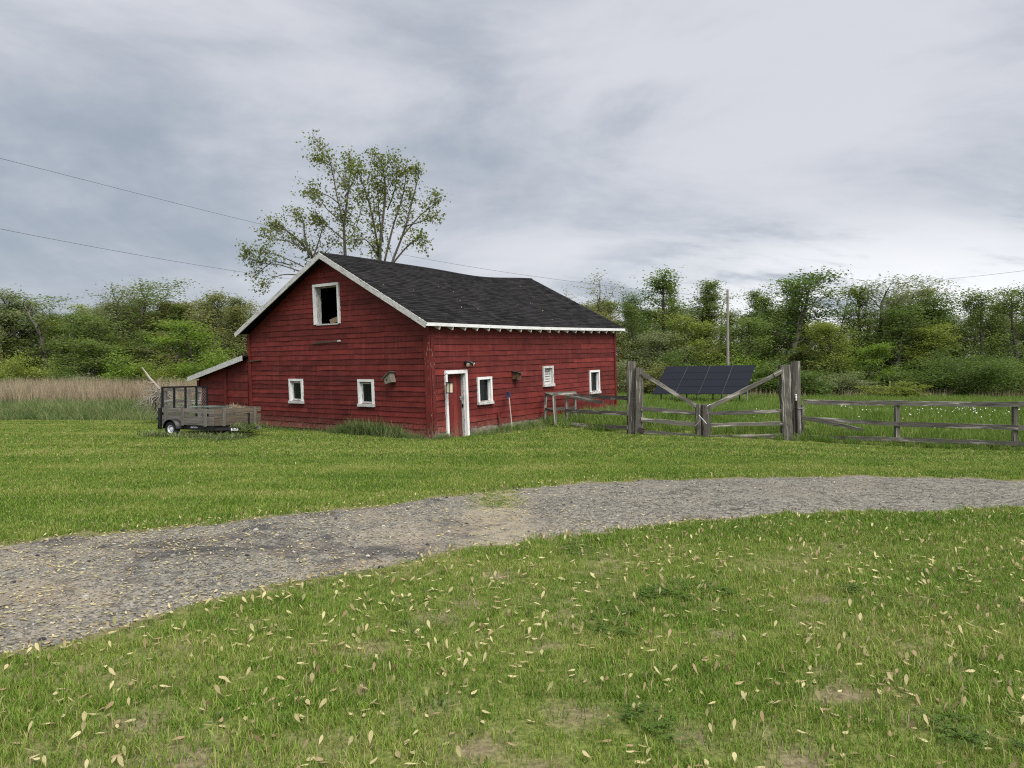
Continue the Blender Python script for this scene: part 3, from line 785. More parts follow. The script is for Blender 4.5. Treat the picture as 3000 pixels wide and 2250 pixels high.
# bargeboards, eave fascia, rafter tails
for side in (1, -1):
    mb = MB(); k_ = 10; vs = []; gs = []
    for i in range(k_ + 1):
        q = -.012 + 1.012 * i / k_
        for (a, d) in ((-OVG - .035, .012), (-OVG - .003, .012), (-OVG - .003, -.145), (-OVG - .035, -.145)):
            p = RF(a, min(q, 1), d, side)
            if i == k_: p = p.copy(); p.x = RF(a, 1, 0, 1).x; p.y = RF(a, 1, 0, 1).y; p.z = RF(a, 1, 0, 1).z + (d * 1.13)
            vs.append(p); gs.append((q * 5 + side * 7, d, a))
    fs = []
    for i in range(k_):
        o_ = i * 4
        for j in range(4): fs.append((o_ + j, o_ + (j + 1) % 4, o_ + 4 + (j + 1) % 4, o_ + 4 + j))
    fs += [(3, 2, 1, 0), (k_ * 4, k_ * 4 + 1, k_ * 4 + 2, k_ * 4 + 3)]
    mb.add(vs, fs, gs); mb.build('bargeboard', M['white_worn'] if side < 0 else M['white_worn'], barn)
mb = MB(); k_ = 16; vs = []; gs = []; fs = []
for i in range(k_ + 1):
    a = -OVG - .03 + (LEN + 2 * OVG + .05) * i / k_; p = RF(a, 0, 0)
    for (o_, z_) in ((.0, -.012), (.03, -.012), (.03, -.105), (.0, -.105)):
        v_ = p - ld * (o_ + .004); vs.append((v_.x, v_.y, p.z + z_)); gs.append((a, z_, o_))
for i in range(k_):
    for j in range(4): fs.append((i * 4 + j, i * 4 + 4 + j, i * 4 + 4 + (j + 1) % 4, i * 4 + (j + 1) % 4))
fs += [(0, 1, 2, 3), (k_ * 4 + 3, k_ * 4 + 2, k_ * 4 + 1, k_ * 4)]
mb.add(vs, fs, gs); mb.build('fascia', M['white'], barn)
for i in range(20):
    a = .2 + i * (LEN - .1) / 19; p = RF(a, 0, 0); mb = MB()
    c0 = p - ld * .012; c1 = p + ld * .26
    mb.beam((c0.x, c0.y, p.z - .125), (c1.x, c1.y, p.z - .01), .045, .16, 1); mb.build('rafter_tail', M['white'], barn)

# lean-to shed -----------------------------------------------------
SH0 = WG(WID + .24, 0, 0)
shed = thing('lean_to_shed', 'low red lean-to shed with sloping white fascia on the side of the barn', 'shed', (SH0[0], SH0[1], 0))
SW = 3.22
def WS(s, h, d): p = BN + ld * (WID + .13 + s + .03 * h) - wd * d; return (p.x, p.y, h)
def shed_top(s): return 2.36 - (2.36 - 1.66) * s / SW
mb = MB(); mb.add([WS(0, -.1, -.012), WS(SW, -.1, -.012), WS(SW, shed_top(SW), -.012), WS(0, shed_top(0), -.012)], [(0, 1, 2, 3)])
swall = mb.build('wall', M['red_trim'], shed)
def s_lim_shed(h): return (0.0, SW if h <= 1.66 else max(0, SW * (2.36 - h) / .70))
for (a0, a1) in ((0.06, 1.33), (1.45, SW)):
    rw = rows_of(0.08, 2.36, .25)
    clad(WS, lambda h, a0=a0, a1=a1: (a0, max(a0, min(a1, s_lim_shed(h)[1]))), rw, [], swall, M['red'], 4.0)
mb = MB(); mb.box(1.32, 1.46, -.05, 2.02, .03, .07, WS); mb.build('door_post', M['red_trim'], shed)
mb = MB(); mb.box(.05, 1.32, 1.93, 2.0, .03, .06, WS); mb.build('door_head', M['red_trim'], shed)
mb = MB(); mb.box(SW - .1, SW + .02, -.05, 1.6, .03, .06, WS); mb.build('corner_board', M['red_trim'], shed)
mb = MB(); mb.add([WS(SW, -.1, -.012), WS(SW, -.1, -5), WS(SW, 1.66, -5), WS(SW, 1.66, -.012)], [(0, 1, 2, 3)]); mb.build('wall', M['red'], shed)
mb = MB(); mb.add([WS(0, -.1, -5), WS(SW, -.1, -5), WS(SW, 1.66, -5), WS(0, 2.36, -5)], [(3, 2, 1, 0)]); mb.build('wall', M['red'], shed)
mb = MB()
c = [(-.05, 2.42, .30), (SW + .20, 1.66, .30), (SW + .20, 1.66, -5.3), (-.05, 2.42, -5.3)]
mb.hexa([WS(s, h, d) for (s, h, d) in c] + [WS(s, h + .05, d) for (s, h, d) in c]); mb.build('roof', M['shingle'], shed)
mb = MB(); c = [(-.06, 2.30, .335), (SW + .21, 1.55, .335), (SW + .21, 1.55, .303), (-.06, 2.30, .303)]
mb.hexa([WS(s, h, d) for (s, h, d) in c] + [WS(s, h + .18, d) for (s, h, d) in c]); mb.build('bargeboard', M['white_worn'], shed)

# things fixed to or leaning on the barn ---------------------------
def on_wall(Wf, s, h, d=0.0): return Vector(Wf(s, h, d))
bp = on_wall(WG, 1.44, 1.55, .08)
bh = thing('bird_house', 'small weathered wooden bird house hanging crooked on the gable wall', 'bird house', bp)
def LG(c, tilt):                   # local frame on the gable wall
    def f_(a, b, d):
        ca, sa = math.cos(tilt), math.sin(tilt); return WG(c[0] - (a * ca - b * sa), c[1] + a * sa + b * ca, d)
    return f_
f_ = LG((1.44, 1.58), R(14))
mb = MB(); mb.add([f_(-.13, 0, .04), f_(.13, 0, .04), f_(.13, .26, .04), f_(-.13, .17, .04), f_(-.13, 0, .24), f_(.13, 0, .24), f_(.13, .26, .24), f_(-.13, .17, .24)], [(0, 1, 5, 4), (4, 5, 6, 7), (0, 4, 7, 3), (1, 2, 6, 5), (3, 7, 6, 2)]); mb.build('box', M['birdbox'], bh)
mb = MB(); mb.add([f_(-.17, .15, .03), f_(.18, .28, .03), f_(.18, .28, .29), f_(-.17, .15, .29), f_(-.17, .175, .03), f_(.18, .305, .03), f_(.18, .305, .29), f_(-.17, .175, .29)], [(3, 2, 1, 0), (4, 5, 6, 7), (0, 1, 5, 4), (1, 2, 6, 5), (2, 3, 7, 6), (3, 0, 4, 7)]); mb.build('roof', M['grey_wood'], bh)
mb = MB(); mb.tube([f_(-.02, .1, .241), f_(-.02, .1, .244)], .03, 10); mb.build('entrance_hole', M['black'], bh)

nb = thing('nest_box', 'brown nest box with pale sloping lid hanging on the long barn wall', 'bird house', on_wall(WR, 3.85, 1.55, .08))
f_ = lambda a, b, d: WR(3.86 + a + b * .12, 1.52 + b - a * .2, d)
mb = MB(); mb.box(-.11, .11, 0, .24, .04, .22, f_); mb.build('box', M['rust'], nb)
mb = MB(); mb.add([f_(-.16, .25, .03), f_(.13, .25, .03), f_(.13, .21, .28), f_(-.16, .21, .28), f_(-.16, .275, .03), f_(.13, .275, .03), f_(.13, .235, .28), f_(-.16, .235, .28)], [(3, 2, 1, 0), (4, 5, 6, 7), (0, 1, 5, 4), (1, 2, 6, 5), (2, 3, 7, 6), (3, 0, 4, 7)]); mb.build('lid', M['grey_wood'], nb)

fd = thing('flood_light', 'twin head flood light above the barn door', 'lamp', on_wall(WR, 1.47, 2.12, .05))
mb = MB(); mb.tube([WR(1.47, 2.12, .035), WR(1.47, 2.12, .075)], .06, 12); mb.build('base', M['black'], fd)
for (ds, lamp_m) in ((-.10, 'lamp_glass'), (.13, 'black')):
    mb = MB(); mb.tube([WR(1.47, 2.12, .07), WR(1.47 + ds * .6, 2.15, .12)], .014, 6); mb.build('arm', M['black'], fd)
    mb = MB(); mb.tube([WR(1.47 + ds * .55, 2.17, .10), WR(1.47 + ds * .8, 2.13, .15), WR(1.47 + ds * 1.15, 2.07, .24)], [.025, .05, .062], 12); hd = mb.build('lamp_head', M['black'], fd)
    mb = MB(); mb.tube([WR(1.47 + ds * 1.14, 2.072, .236), WR(1.47 + ds * 1.19, 2.064, .248)], .055, 12); mb.build('lens', M['lamp_glass'], hd)

ln = thing('lantern', 'old framed lantern hanging from an iron bracket beside the barn door', 'lantern', on_wall(WR, .64, 1.3, .25))
lc = on_wall(WR, .49, 1.44, .26)
mb = MB(); mb.tube([WR(.49, 1.78, .08), WR(.49, 1.84, .17), WR(.49, 1.80, .26), WR(.49, 1.60, .26)], .008, 6); mb.build('bracket', M['black'], ln)
def box_at(c, sx_, sy_, z0, z1, mat, name, par):
    q = MB(); q.hexa([tuple(c + wd * a + ld * b + Vector((0, 0, z0))) for a, b in ((-sx_, -sy_), (sx_, -sy_), (sx_, sy_), (-sx_, sy_))] + [tuple(c + wd * a + ld * b + Vector((0, 0, z1))) for a, b in ((-sx_, -sy_), (sx_, -sy_), (sx_, sy_), (-sx_, sy_))]); return q.build(name, mat, par)
box_at(lc, .075, .075, -.16, -.135, M['black'], 'base', ln); box_at(lc, .085, .085, .135, .16, M['black'], 'cap', ln)
box_at(lc, .058, .058, -.133, .133, M['lamp_glass'], 'glass', ln)
for a in (-1, 1):
    for b in (-1, 1): box_at(lc + wd * .066 * a + ld * .066 * b, .007, .007, -.135, .135, M['black'], 'bar', ln)

ir = thing('iron_bracket', 'rusty iron angle bracket on the boards beside the door', 'bracket', on_wall(WR, .28, 1.3, .05))
mb = MB(); mb.tube([WR(.22, 1.75, .06), WR(.22, 1.25, .06), WR(.58, 1.55, .10)], .008, 6); mb.build('rod', M['rust'], ir)

pl = thing('marker_pole', 'thin pale pole with a dark blue head standing against the long barn wall', 'pole', tuple(on_wall(WR, 3.26, 0, .35)))
pb = on_wall(WR, 3.26, -.13, .34); pt = on_wall(WR, 3.27, 1.02, .24)
mb = MB(); mb.tube([pb, pt], .017, 8); mb.build('shaft', M['pale_pole'], pl)
mb = MB(); mb.box(3.23, 3.33, 1.0, 1.17, .19, .26, WR); mb.box(3.12, 3.23, .99, 1.06, .20, .26, WR); mb.build('head', M['blue'], pl)
rs = thing('stake', 'short red wooden stake leaning on the long barn wall', 'stake', tuple(on_wall(WR, 2.95, 0, .15)))
mb = MB(); mb.beam(on_wall(WR, 2.95, -.06, .16), on_wall(WR, 2.93, .55, .08), .07, .035, 3, .003); mb.box(2.97, 3.02, .38, .53, .06, .11, WR); mb.build('post', M['red_trim'], rs)

# ------------------------------------------------------------------ utility trailer
TC = Vector((-8.50, 20.95, .36)); e1 = Vector((-.902, .431, 0)); e2 = Vector((.431, .902, 0))
def T(l, w, z): p = TC + e1 * l + e2 * w; return (p.x, p.y, p.z + z)
TL, TW = 2.10, 1.70
tr = thing('utility_trailer', 'small black utility trailer with grey board sides and upright ramp gate', 'trailer', tuple(TC + e1 * 1 + e2 * .85 - Vector((0, 0, .36))))
def tbox(nm, l0, l1, w0, w1, z0, z1, mat, par=None, lab=None):
    q = MB(); q.box(l0, l1, w0, w1, z0, z1, T, rnd.uniform(0, 30)); return q.build(nm, mat, par or tr, label=lab)
fr = MB()
for b in ((0, TL, .0, .05, -.14, -.005), (0, TL, TW - .05, TW, -.14, -.005), (0, .05, .05, TW - .05, -.14, -.005), (TL - .05, TL, .05, TW - .05, -.09, -.005), (1.0, 1.05, .05, TW - .05, -.09, -.005)): fr.box(*b, T)
fr.build('frame', M['black'], tr)
tbox('floor', .02, TL - .02, .02, TW - .02, 0, .03, M['dark_wood'])  # floor colour darkened to put shade into the gap between the side boards
for (z0, z1) in ((.0, .125), (.13, .255), (.345, .48)):
    tbox('side_board', -.01, TL, -.03, -.002, z0 + rnd.uniform(0, .006), z1, M['trailer_wood'])
tbox('side_board', 1.0, TL - .25, -.031, -.001, .26, .34, M['trailer_wood'])
for (z0, z1) in ((.0, .125), (.13, .255), (.345, .48)):
    tbox('side_board', -.01, TL, TW + .002, TW + .03, z0, z1, M['trailer_wood'])
for (z0, z1) in ((.0, .14), (.145, .275), (.345, .485)):
    tbox('front_board', -.035, -.007, -.01, TW + .06, z0 + rnd.uniform(0, .006), z1, M['brown_wood'])
tbox('front_board', -.034, -.008, .75, TW - .1, .28, .34, M['brown_wood'])
for l in (TL - .16, 1.22, .30): tbox('stake', l - .04, l + .04, -.075, -.034, -.02, .49, M['trailer_wood'])
for w in (.30, TW - .22): tbox('stake', -.08, -.039, w - .045, w + .045, -.02, .50, M['trailer_wood'])
# ramp gate: the uprights are parts
rg0 = TL + .03
rgp = MB(); rgp.box(rg0, rg0 + .05, 0, TW, 1.06, 1.11, T); rgp.box(rg0, rg0 + .05, 0, TW, -.02, .03, T); ramp = rgp.build('ramp_gate', M['black'], tr)
for i in range(5):
    w = .025 + (TW - .05) * i / 4; q = MB(); q.box(rg0 + .004, rg0 + .046, w - .028, w + .028, .031, 1.059, T); q.build('bar', M['black'], ramp)
q = MB()
for i in range(26):
    w0 = TW * (i - 8) / 18
    for sg in (1, -1):
        a0, a1 = max(0, w0), min(TW, w0 + 1.0)
        if a1 <= a0: continue
        z0 = (a0 - w0) * 1.05; z1 = (a1 - w0) * 1.05
        if sg < 0: z0, z1 = 1.05 - z0, 1.05 - z1
        q.beam(T(rg0 + .025, a0, z0), T(rg0 + .025, a1, z1), .004, .004)
q.build('wire_mesh', M['steel'], ramp)
q = MB(); q.box(TL + .04, TL + .14, -.06, .0, -.16, .48, T); q.build('rear_post', M['black'], tr)
q = MB(); q.box(TL + .14, TL + .22, -.05, .0, .12, .18, T); q.box(TL + .10, TL + .16, -.06, .0, -.16, -.02, T); q.build('tail_light', M['black'], tr)
# wheels
wl = 1.52
for w0, sg in ((-.14, -1), (TW + .14, 1)):
    c_ = Vector(T(wl, w0, -.36 + .235)); ax = e2 * sg
    prof = [(-.075, .125), (-.085, .17), (-.08, .215), (-.05, .232), (.05, .232), (.08, .215), (.085, .17), (.075, .125)]
    q = MB(); N_ = 28; vs = []; fs = []
    for i in range(N_):
        an = 2 * math.pi * i / N_; rd = e1 * math.cos(an) + Vector((0, 0, 1)) * math.sin(an)
        for (o_, r_) in prof: vs.append(c_ + ax * o_ + rd * r_)
    P_ = len(prof)
    for i in range(N_):
        for j in range(P_ - 1): a_ = i * P_ + j; b_ = ((i + 1) % N_) * P_ + j; fs.append((a_, b_, b_ + 1, a_ + 1))
    q.add(vs, fs); wheel = q.build('wheel', M['rubber'], tr, True)
    q = MB(); vs = []; fs = []; prof2 = [(.075, .126), (.068, .110), (.03, .100), (.035, .06), (.05, .045), (.055, .0)]
    for i in range(20):
        an = 2 * math.pi * i / 20; rd = e1 * math.cos(an) + Vector((0, 0, 1)) * math.sin(an)
        for (o_, r_) in prof2: vs.append(c_ + ax * o_ + rd * max(r_, .001))
    for i in range(20):
        for j in range(5): a_ = i * 6 + j; b_ = ((i + 1) % 20) * 6 + j; fs.append((a_, b_, b_ + 1, a_ + 1))
    q.add(vs, fs); q.build('rim', M['rim'], wheel)
    q = MB()
    for i in range(8):
        an = 2 * math.pi * i / 8; p = c_ + (e1 * math.cos(an) + Vector((0, 0, 1)) * math.sin(an)) * .079 + ax * .034; q.tube([p, p + ax * .006], .013, 8)
    q.build('rim_hole', M['black'], wheel)
    q = MB(); vs = []; fs = []; gs = []
    for i in range(15):
        an = math.pi * (.02 + .96 * i / 14); rd = e1 * math.cos(an) + Vector((0, 0, 1)) * math.sin(an)
        for (o_, r_) in ((-.12, .285), (.115, .285), (.115, .262), (.112, .282), (-.12, .282)): vs.append(c_ + Vector((0, 0, .005)) + ax * o_ + rd * r_)
    for i in range(14):
        for j in range(4): fs.append((i * 5 + j, i * 5 + 5 + j, i * 5 + 6 + j, i * 5 + j + 1))
    q.add(vs, fs); q.build('fender', M['black'], tr, True)
q = MB(); q.tube([T(wl, -.1, -.125), T(wl, TW + .1, -.125)], .03, 8); q.build('axle', M['black'], tr)
q = MB()
cpl = Vector(T(-.66, TW / 2, -.09)); q.beam(T(.02, .05, -.1), cpl, .05, .08); q.beam(T(.02, TW - .05, -.1), cpl, .05, .08); q.build('tongue', M['black'], tr)
q = MB(); q.beam(cpl, cpl - e1 * .22 + Vector((0, 0, .02)), .09, .09); q.build('coupler', M['steel'], tr)
jk = cpl + e1 * .2
q = MB(); q.tube([jk + Vector((0, 0, -.10)), jk + Vector((0, 0, .40))], .03, 10); q.tube([jk + Vector((0, 0, .40)), jk + Vector((0, 0, .44))], .038, 10); q.tube([jk + Vector((0, 0, .42)), jk + Vector((0, 0, .42)) + e1 * .10 + e2 * -.08], .012, 6); q.build('jack', M['black'], tr)
# stickers with their print
tn = (cpl - Vector(T(.02, .05, -.1))); tn.z = 0; tn.normalize(); tnn = Vector((tn.y, -tn.x, 0)); tnn = tnn if tnn.y < 0 else -tnn
a_ = Vector(T(.02, .05, -.1)) + tn * .52 + tnn * .028 + Vector((0, 0, -.015))
def flat(c_, u_, w_, h_, off, mat, nm, par):
    q = MB(); z = Vector((0, 0, 1)); nn = Vector((u_.y, -u_.x, 0)); nn = nn if nn.y < 0 else -nn
    q.add([c_ + nn * off - u_ * w_ / 2 - z * h_ / 2, c_ + nn * off + u_ * w_ / 2 - z * h_ / 2, c_ + nn * off + u_ * w_ / 2 + z * h_ / 2, c_ + nn * off - u_ * w_ / 2 + z * h_ / 2], [(0, 1, 2, 3)]); return q.build(nm, mat, par)
stk = flat(a_, tn, .20, .075, .004, M['sticker'], 'sticker', tr)
for i, (dx, dz, w_) in enumerate(((-.03, .014, .05), (.03, .012, .035), (.0, -.006, .12), (-.02, -.022, .09))): flat(a_ + tn * dx + Vector((0, 0, dz)), tn, w_, .008, .006, M['ink'], 'print_line', stk)
tcv = bpy.data.curves.new('maker_name', 'FONT'); tcv.body = 'Karavan'; tcv.size = .085; tcv.shear = .25; tcv.extrude = .001
to = bpy.data.objects.new('maker_name', tcv); tme = bpy.data.meshes.new_from_object(to); bpy.data.objects.remove(to)
tme.materials.clear(); tme.materials.append(M['sticker'])
o = bpy.data.objects.new('lettering', tme); COL.objects.link(o); o.parent = tr
o.matrix_local = Matrix.Translation(Vector(T(.95, -.004, -.085)) - ORG[tr.name]) @ Matrix(((-e1.x, 0, -e2.x, 0), (-e1.y, 0, -e2.y, 0), (0, 1, 0, 0), (0, 0, 0, 1)))

# what lies in the trailer
pk = thing('plank', 'grey green plank lying across the top of the trailer load', 'plank', T(.9, .5, .3))
q = MB(); q.beam(T(1.35, .35, .50), T(.15, .75, .53), .22, .03, 4, .008); q.build('board', M['tarp'], pk)
pk2 = thing('timber', 'brown timber lying inside the trailer below the green plank', 'timber', T(.9, .7, .1))
q = MB(); q.beam(T(1.8, .9, .10), T(.2, 1.2, .12), .12, .09, 3, .006); q.build('beam', M['brown_wood'], pk2)

# ------------------------------------------------------------------ grass tufts, scattering


def tuft(name, k_, rad, h, w, mat, bend=0.5, seed=0, wind=(0, 0), stalk=None, segs=2):
    g = np.random.default_rng(seed)
    r_ = rad * np.sqrt(g.random(k_)); th = g.random(k_) * 2 * np.pi
    bx, by = r_ * np.cos(th), r_ * np.sin(th)
    hh_ = h * g.uniform(.55, 1.1, k_); ww = w * g.uniform(.7, 1.25, k_)
    la = g.random(k_) * 2 * np.pi; lm = hh_ * bend * g.uniform(.2, 1.1, k_)
    lx_, ly_ = lm * np.cos(la) + wind[0] * hh_, lm * np.sin(la) + wind[1] * hh_
    fa = g.random(k_) * np.pi; sx_, sy_ = np.cos(fa) * ww / 2, np.sin(fa) * ww / 2
    V = np.zeros((k_, 5, 3)); 
    zz = np.sqrt(np.maximum(hh_ ** 2 - .6 * (lx_ ** 2 + ly_ ** 2), (.35 * hh_) ** 2))
    V[:, 0] = np.stack([bx - sx_, by - sy_, 0 * bx - .01], -1); V[:, 1] = np.stack([bx + sx_, by + sy_, 0 * bx - .01], -1)
    V[:, 2] = np.stack([bx + sx_ * .8 + lx_ * .35, by + sy_ * .8 + ly_ * .35, zz * .6], -1); V[:, 3] = np.stack([bx - sx_ * .8 + lx_ * .35, by - sy_ * .8 + ly_ * .35, zz * .6], -1)
    V[:, 4] = np.stack([bx + lx_, by + ly_, zz], -1)
    o_ = (np.arange(k_) * 5)[:, None]
    t_ = np.repeat(g.random(k_), 5)
    me = np_mesh(name, V.reshape(-1, 3), o_ + np.array([[0, 1, 2, 3]]), mat, t_, o_ + np.array([[3, 2, 4]]))
    return bpy.data.objects.new(name, me)


def scatter(name, protos, P_, rz, sc, pick=None, tilt=None, label=None, cat=None):
    col = bpy.data.collections.new(name + '_kinds')
    for i, o in enumerate(protos): o.name = '%s_kind_%02d' % (name, i); col.objects.link(o)
    me = bpy.data.meshes.new(name); k_ = len(P_); me.vertices.add(k_); me.vertices.foreach_set('co', np.asarray(P_, np.float32).ravel())
    rv_ = np.zeros((k_, 3), np.float32); rv_[:, 2] = rz
    if tilt is not None: rv_[:, :2] = tilt
    me.attributes.new('rot', 'FLOAT_VECTOR', 'POINT').data.foreach_set('vector', rv_.ravel())
    me.attributes.new('scl', 'FLOAT', 'POINT').data.foreach_set('value', np.asarray(sc, np.float32))
    pick = NR.integers(0, len(protos), k_) if pick is None else pick
    me.attributes.new('pick', 'INT', 'POINT').data.foreach_set('value', np.asarray(pick, np.int32))
    ob = bpy.data.objects.new(name, me); COL.objects.link(ob)
    ng = bpy.data.node_groups.new(name, 'GeometryNodeTree')
    ng.interface.new_socket('Geometry', in_out='INPUT', socket_type='NodeSocketGeometry'); ng.interface.new_socket('Geometry', in_out='OUTPUT', socket_type='NodeSocketGeometry')
    N_ = ng.nodes; L_ = ng.links
    gi = N_.new('NodeGroupInput'); go = N_.new('NodeGroupOutput'); ip = N_.new('GeometryNodeInstanceOnPoints'); ci = N_.new('GeometryNodeCollectionInfo')
    ci.inputs['Collection'].default_value = col; ci.inputs['Separate Children'].default_value = True; ci.inputs['Reset Children'].default_value = True
    def attr(nm, typ):
        a = N_.new('GeometryNodeInputNamedAttribute'); a.data_type = typ; a.inputs['Name'].default_value = nm; return [s for s in a.outputs if s.enabled][0]
    L_.new(gi.outputs[0], ip.inputs['Points']); L_.new(ci.outputs[0], ip.inputs['Instance']); ip.inputs['Pick Instance'].default_value = True
    L_.new(attr('pick', 'INT'), ip.inputs['Instance Index'])
    er = N_.new('FunctionNodeEulerToRotation'); L_.new(attr('rot', 'FLOAT_VECTOR'), er.inputs[0]); L_.new(er.outputs[0], ip.inputs['Rotation'])
    L_.new(attr('scl', 'FLOAT'), ip.inputs['Scale']); L_.new(ip.outputs[0], go.inputs[0])
    md = ob.modifiers.new('scatter', 'NODES'); md.node_group = ng
    return tag(ob, label, cat, None, 'stuff')


def in_view(x, y, pad=500):
    return np.abs(x) < y * (1500 + pad * .6) / FOC + 3.2


def barn_mask(x, y):               # True outside buildings
    a = (x - BN.x) * wd.x + (y - BN.y) * wd.y; b = (x - BN.x) * ld.x + (y - BN.y) * ld.y
    return ~((a > -.03) & (a < LEN + .05) & (b > -.03) & (b < WID + 3.5))


def field_edge(x):                 # where the mown lawn stops
    return np.interp(x, [-60, -30, -16, -11.5, -10.5, -9.0, -2.4, -2.2, 0, 1.3, 3.6, 5.3, 8.2, 10.8, 14, 30], [29.5, 28.9, 28.4, 28.4, 27.0, 25.3, 20.25, 20.2, 22.6, 23.3, 21.2, 20.5, 20.6, 19.9, 18.4, 14]) + 0.5 * (vnoise(x * .9, x * 0, 21) - .5)


def pts_in(x0, x1, y0, y1, dens):
    k_ = int((x1 - x0) * (y1 - y0) * dens); return NR.uniform(x0, x1, k_), NR.uniform(y0, y1, k_)


def lawn_pts(y0, y1, dens):
    xm = y1 * .86 + 3.2; x, y = pts_in(-xm, xm, y0, y1, dens)
    k_ = in_view(x, y) & barn_mask(x, y)
    cr_ = .22 * (vnoise(x * 3.1, y * 3.1, 61) > .62) * NR.random(len(x)); on_road = (y > y_near(x) - .02 + cr_) & (y < y_far(x) + .03 - cr_)
    k_ &= ~on_road & (y < field_edge(x) + .3)
    x, y = x[k_], y[k_]; b = bare_at(x, y); k_ = NR.random(len(x)) > b * .80
    return x[k_], y[k_]


x, y = lawn_pts(.4, 9.0, 500)
lt = [tuft('grass', 17, .05, .046, .0040, M['lawn'], 1.1, s) for s in range(6)] + [tuft('grass', 12, .06, .070, .0040, M['lawn'], 1.0, 20)]
scatter('lawn_grass', lt, np.stack([x, y, gz(x, y)], -1), NR.random(len(x)) * 6.28, NR.uniform(.75, 1.25, len(x)) * (.85 + .5 * vnoise(x * 1.1, y * 1.1, 31)), label='short green lawn grass in front of the driveway', cat='grass')
x, y = lawn_pts(8.0, 16.0, 190)
lt = [tuft('grass', 22, .09, .055, .0085, M['lawn'], .7, s + 40) for s in range(5)]
scatter('lawn_grass', lt, np.stack([x, y, gz(x, y)], -1), NR.random(len(x)) * 6.28, NR.uniform(.7, 1.25, len(x)) * (.85 + .4 * vnoise(x, y, 32)), label='short green lawn grass along the driveway edges', cat='grass')
x, y = lawn_pts(16.0, 31.0, 75)
lt = [tuft('grass', 26, .16, .060, .015, M['lawn'], .7, s + 60) for s in range(5)]
scatter('lawn_grass', lt, np.stack([x, y, gz(x, y)], -1), NR.random(len(x)) * 6.28, NR.uniform(.7, 1.25, len(x)), label='mown lawn grass before the barn and the fence', cat='grass')
# odd weeds, longer tufts and dead stems in the near lawn
x, y = lawn_pts(.8, 9.5, 17); k_ = (y < y_near(x)) & (NR.random(len(x)) < vnoise(x * 1.5, y * 1.5, 71)); x, y = x[k_], y[k_]
scatter('lawn_weeds', [tuft('grass', 15, .05, .085, .005, M['lawn'], 1.0, 201), tuft('weeds', 9, .035, .050, .018, M['weed'], 1.5, 202), tuft('weeds', 8, .03, .045, .022, M['clover'], 1.6, 203), tuft('stems', 7, .04, .11, .003, M['reed'], .9, 204)], np.stack([x, y, gz(x, y)], -1), NR.random(len(x)) * 6.28, NR.uniform(.7, 1.25, len(x)), pick=NR.choice(4, len(x), p=[.5, .15, .17, .18]), label='odd weeds and dead stems standing in the near lawn', cat='weeds')
# grass creeping over the joint in the driveway
x = NR.normal(-.22, .22, 260); y = NR.uniform(9.9, 11.7, 260)
scatter('joint_moss', [tuft('grass', 14, .06, .022, .006, M['lawn'], 1.2, 206), tuft('grass', 12, .05, .018, .006, M['weed'], 1.2, 207)], np.stack([x, y, road_z(x, y)], -1), NR.random(260) * 6.28, NR.uniform(.6, 1.3, 260), label='thin moss and grass creeping over the driveway joint', cat='moss')
# clover low in the near lawn
def clover(seed):
    g = np.random.default_rng(seed); V, Fq, t_ = [], [], []
    for i in range(16):
        c_ = np.array([*(g.normal(0, .045, 2)), g.uniform(.02, .05)]); a0 = g.random() * 6.28; tt = g.random()
        for j in range(3):
            a = a0 + j * 2.09; d = np.array([math.cos(a), math.sin(a), 0]); e = np.array([-math.sin(a), math.cos(a), 0]); s = g.uniform(.009, .014); b = len(V)
            V += [c_, c_ + d * s * .8 + e * s * .6 + [0, 0, .003], c_ + d * s * 1.5, c_ + d * s * .8 - e * s * .6 + [0, 0, .003]]; Fq.append((b, b + 1, b + 2, b + 3)); t_ += [tt] * 4
    return bpy.data.objects.new('clover', np_mesh('clover', V, Fq, M['clover'], t_))
x, y = lawn_pts(1.6, 8.0, 120)
k_ = (vnoise(x * 1.3 + 3, y * 1.3, 41) > .80 - .14 * sm((x - 1.2) / 1.5) * sm((4.8 - y) / 1.2)) & (NR.random(len(x)) < .6); x, y = x[k_], y[k_]
scatter('clover_patch', [clover(s) for s in range(4)], np.stack([x, y, gz(x, y)], -1), NR.random(len(x)) * 6.28, NR.uniform(.8, 1.3, len(x)), label='dark green clover growing through the near lawn', cat='clover')

# pasture: tall grass behind the fence, long tufts at its foot
x, y = pts_in(-8, 62, 17.5, 66, 11)
k_ = in_view(x, y, 400) & barn_mask(x, y) & (y > np.maximum(field_edge(x), np.interp(x, [3.4, 5.4, 8.6, 10.9, 13.4, 18.8], [22.0, 21.5, 22.1, 20.9, 19.7, 17.1])) + .12) & (x > -3 + (y - 29) * -.0) & (NR.random(len(x)) < np.clip(34 / y, 0, 1)); x, y = x[k_], y[k_]
pt_ = [tuft('grass', 34, .24, .40, .016, M['tall'], .75, s + 80, (-.22, -.05)) for s in range(5)]
scatter('pasture_grass', pt_, np.stack([x, y, gz(x, y)], -1), NR.uniform(-.5, .5, len(x)), NR.uniform(.6, 1.15, len(x)) * (.75 + .5 * vnoise(x * .5, y * .5, 33)), label='tall green pasture grass beyond the wooden fence', cat='grass')
def along(pts, step, spread):
    o_ = []
    for (a, b) in zip(pts[:-1], pts[1:]):
        L = math.hypot(b[0] - a[0], b[1] - a[1]); k2 = int(L / step)
        for i in range(k2): t = rnd.random(); o_.append((a[0] + (b[0] - a[0]) * t + rnd.gauss(0, spread), a[1] + (b[1] - a[1]) * t + rnd.gauss(0, spread)))
    return np.array(o_)
q = along([(8.0, 21.35), (8.9, 21.6), (10.9, 20.55), (13.4, 19.35), (16, 18.1)], .035, .16)
q2 = along([(.4, 22.9), (1.6, 23.5), (2.6, 23.2), (3.5, 21.7), (5.3, 20.95), (8.0, 21.3)], .075, .14)
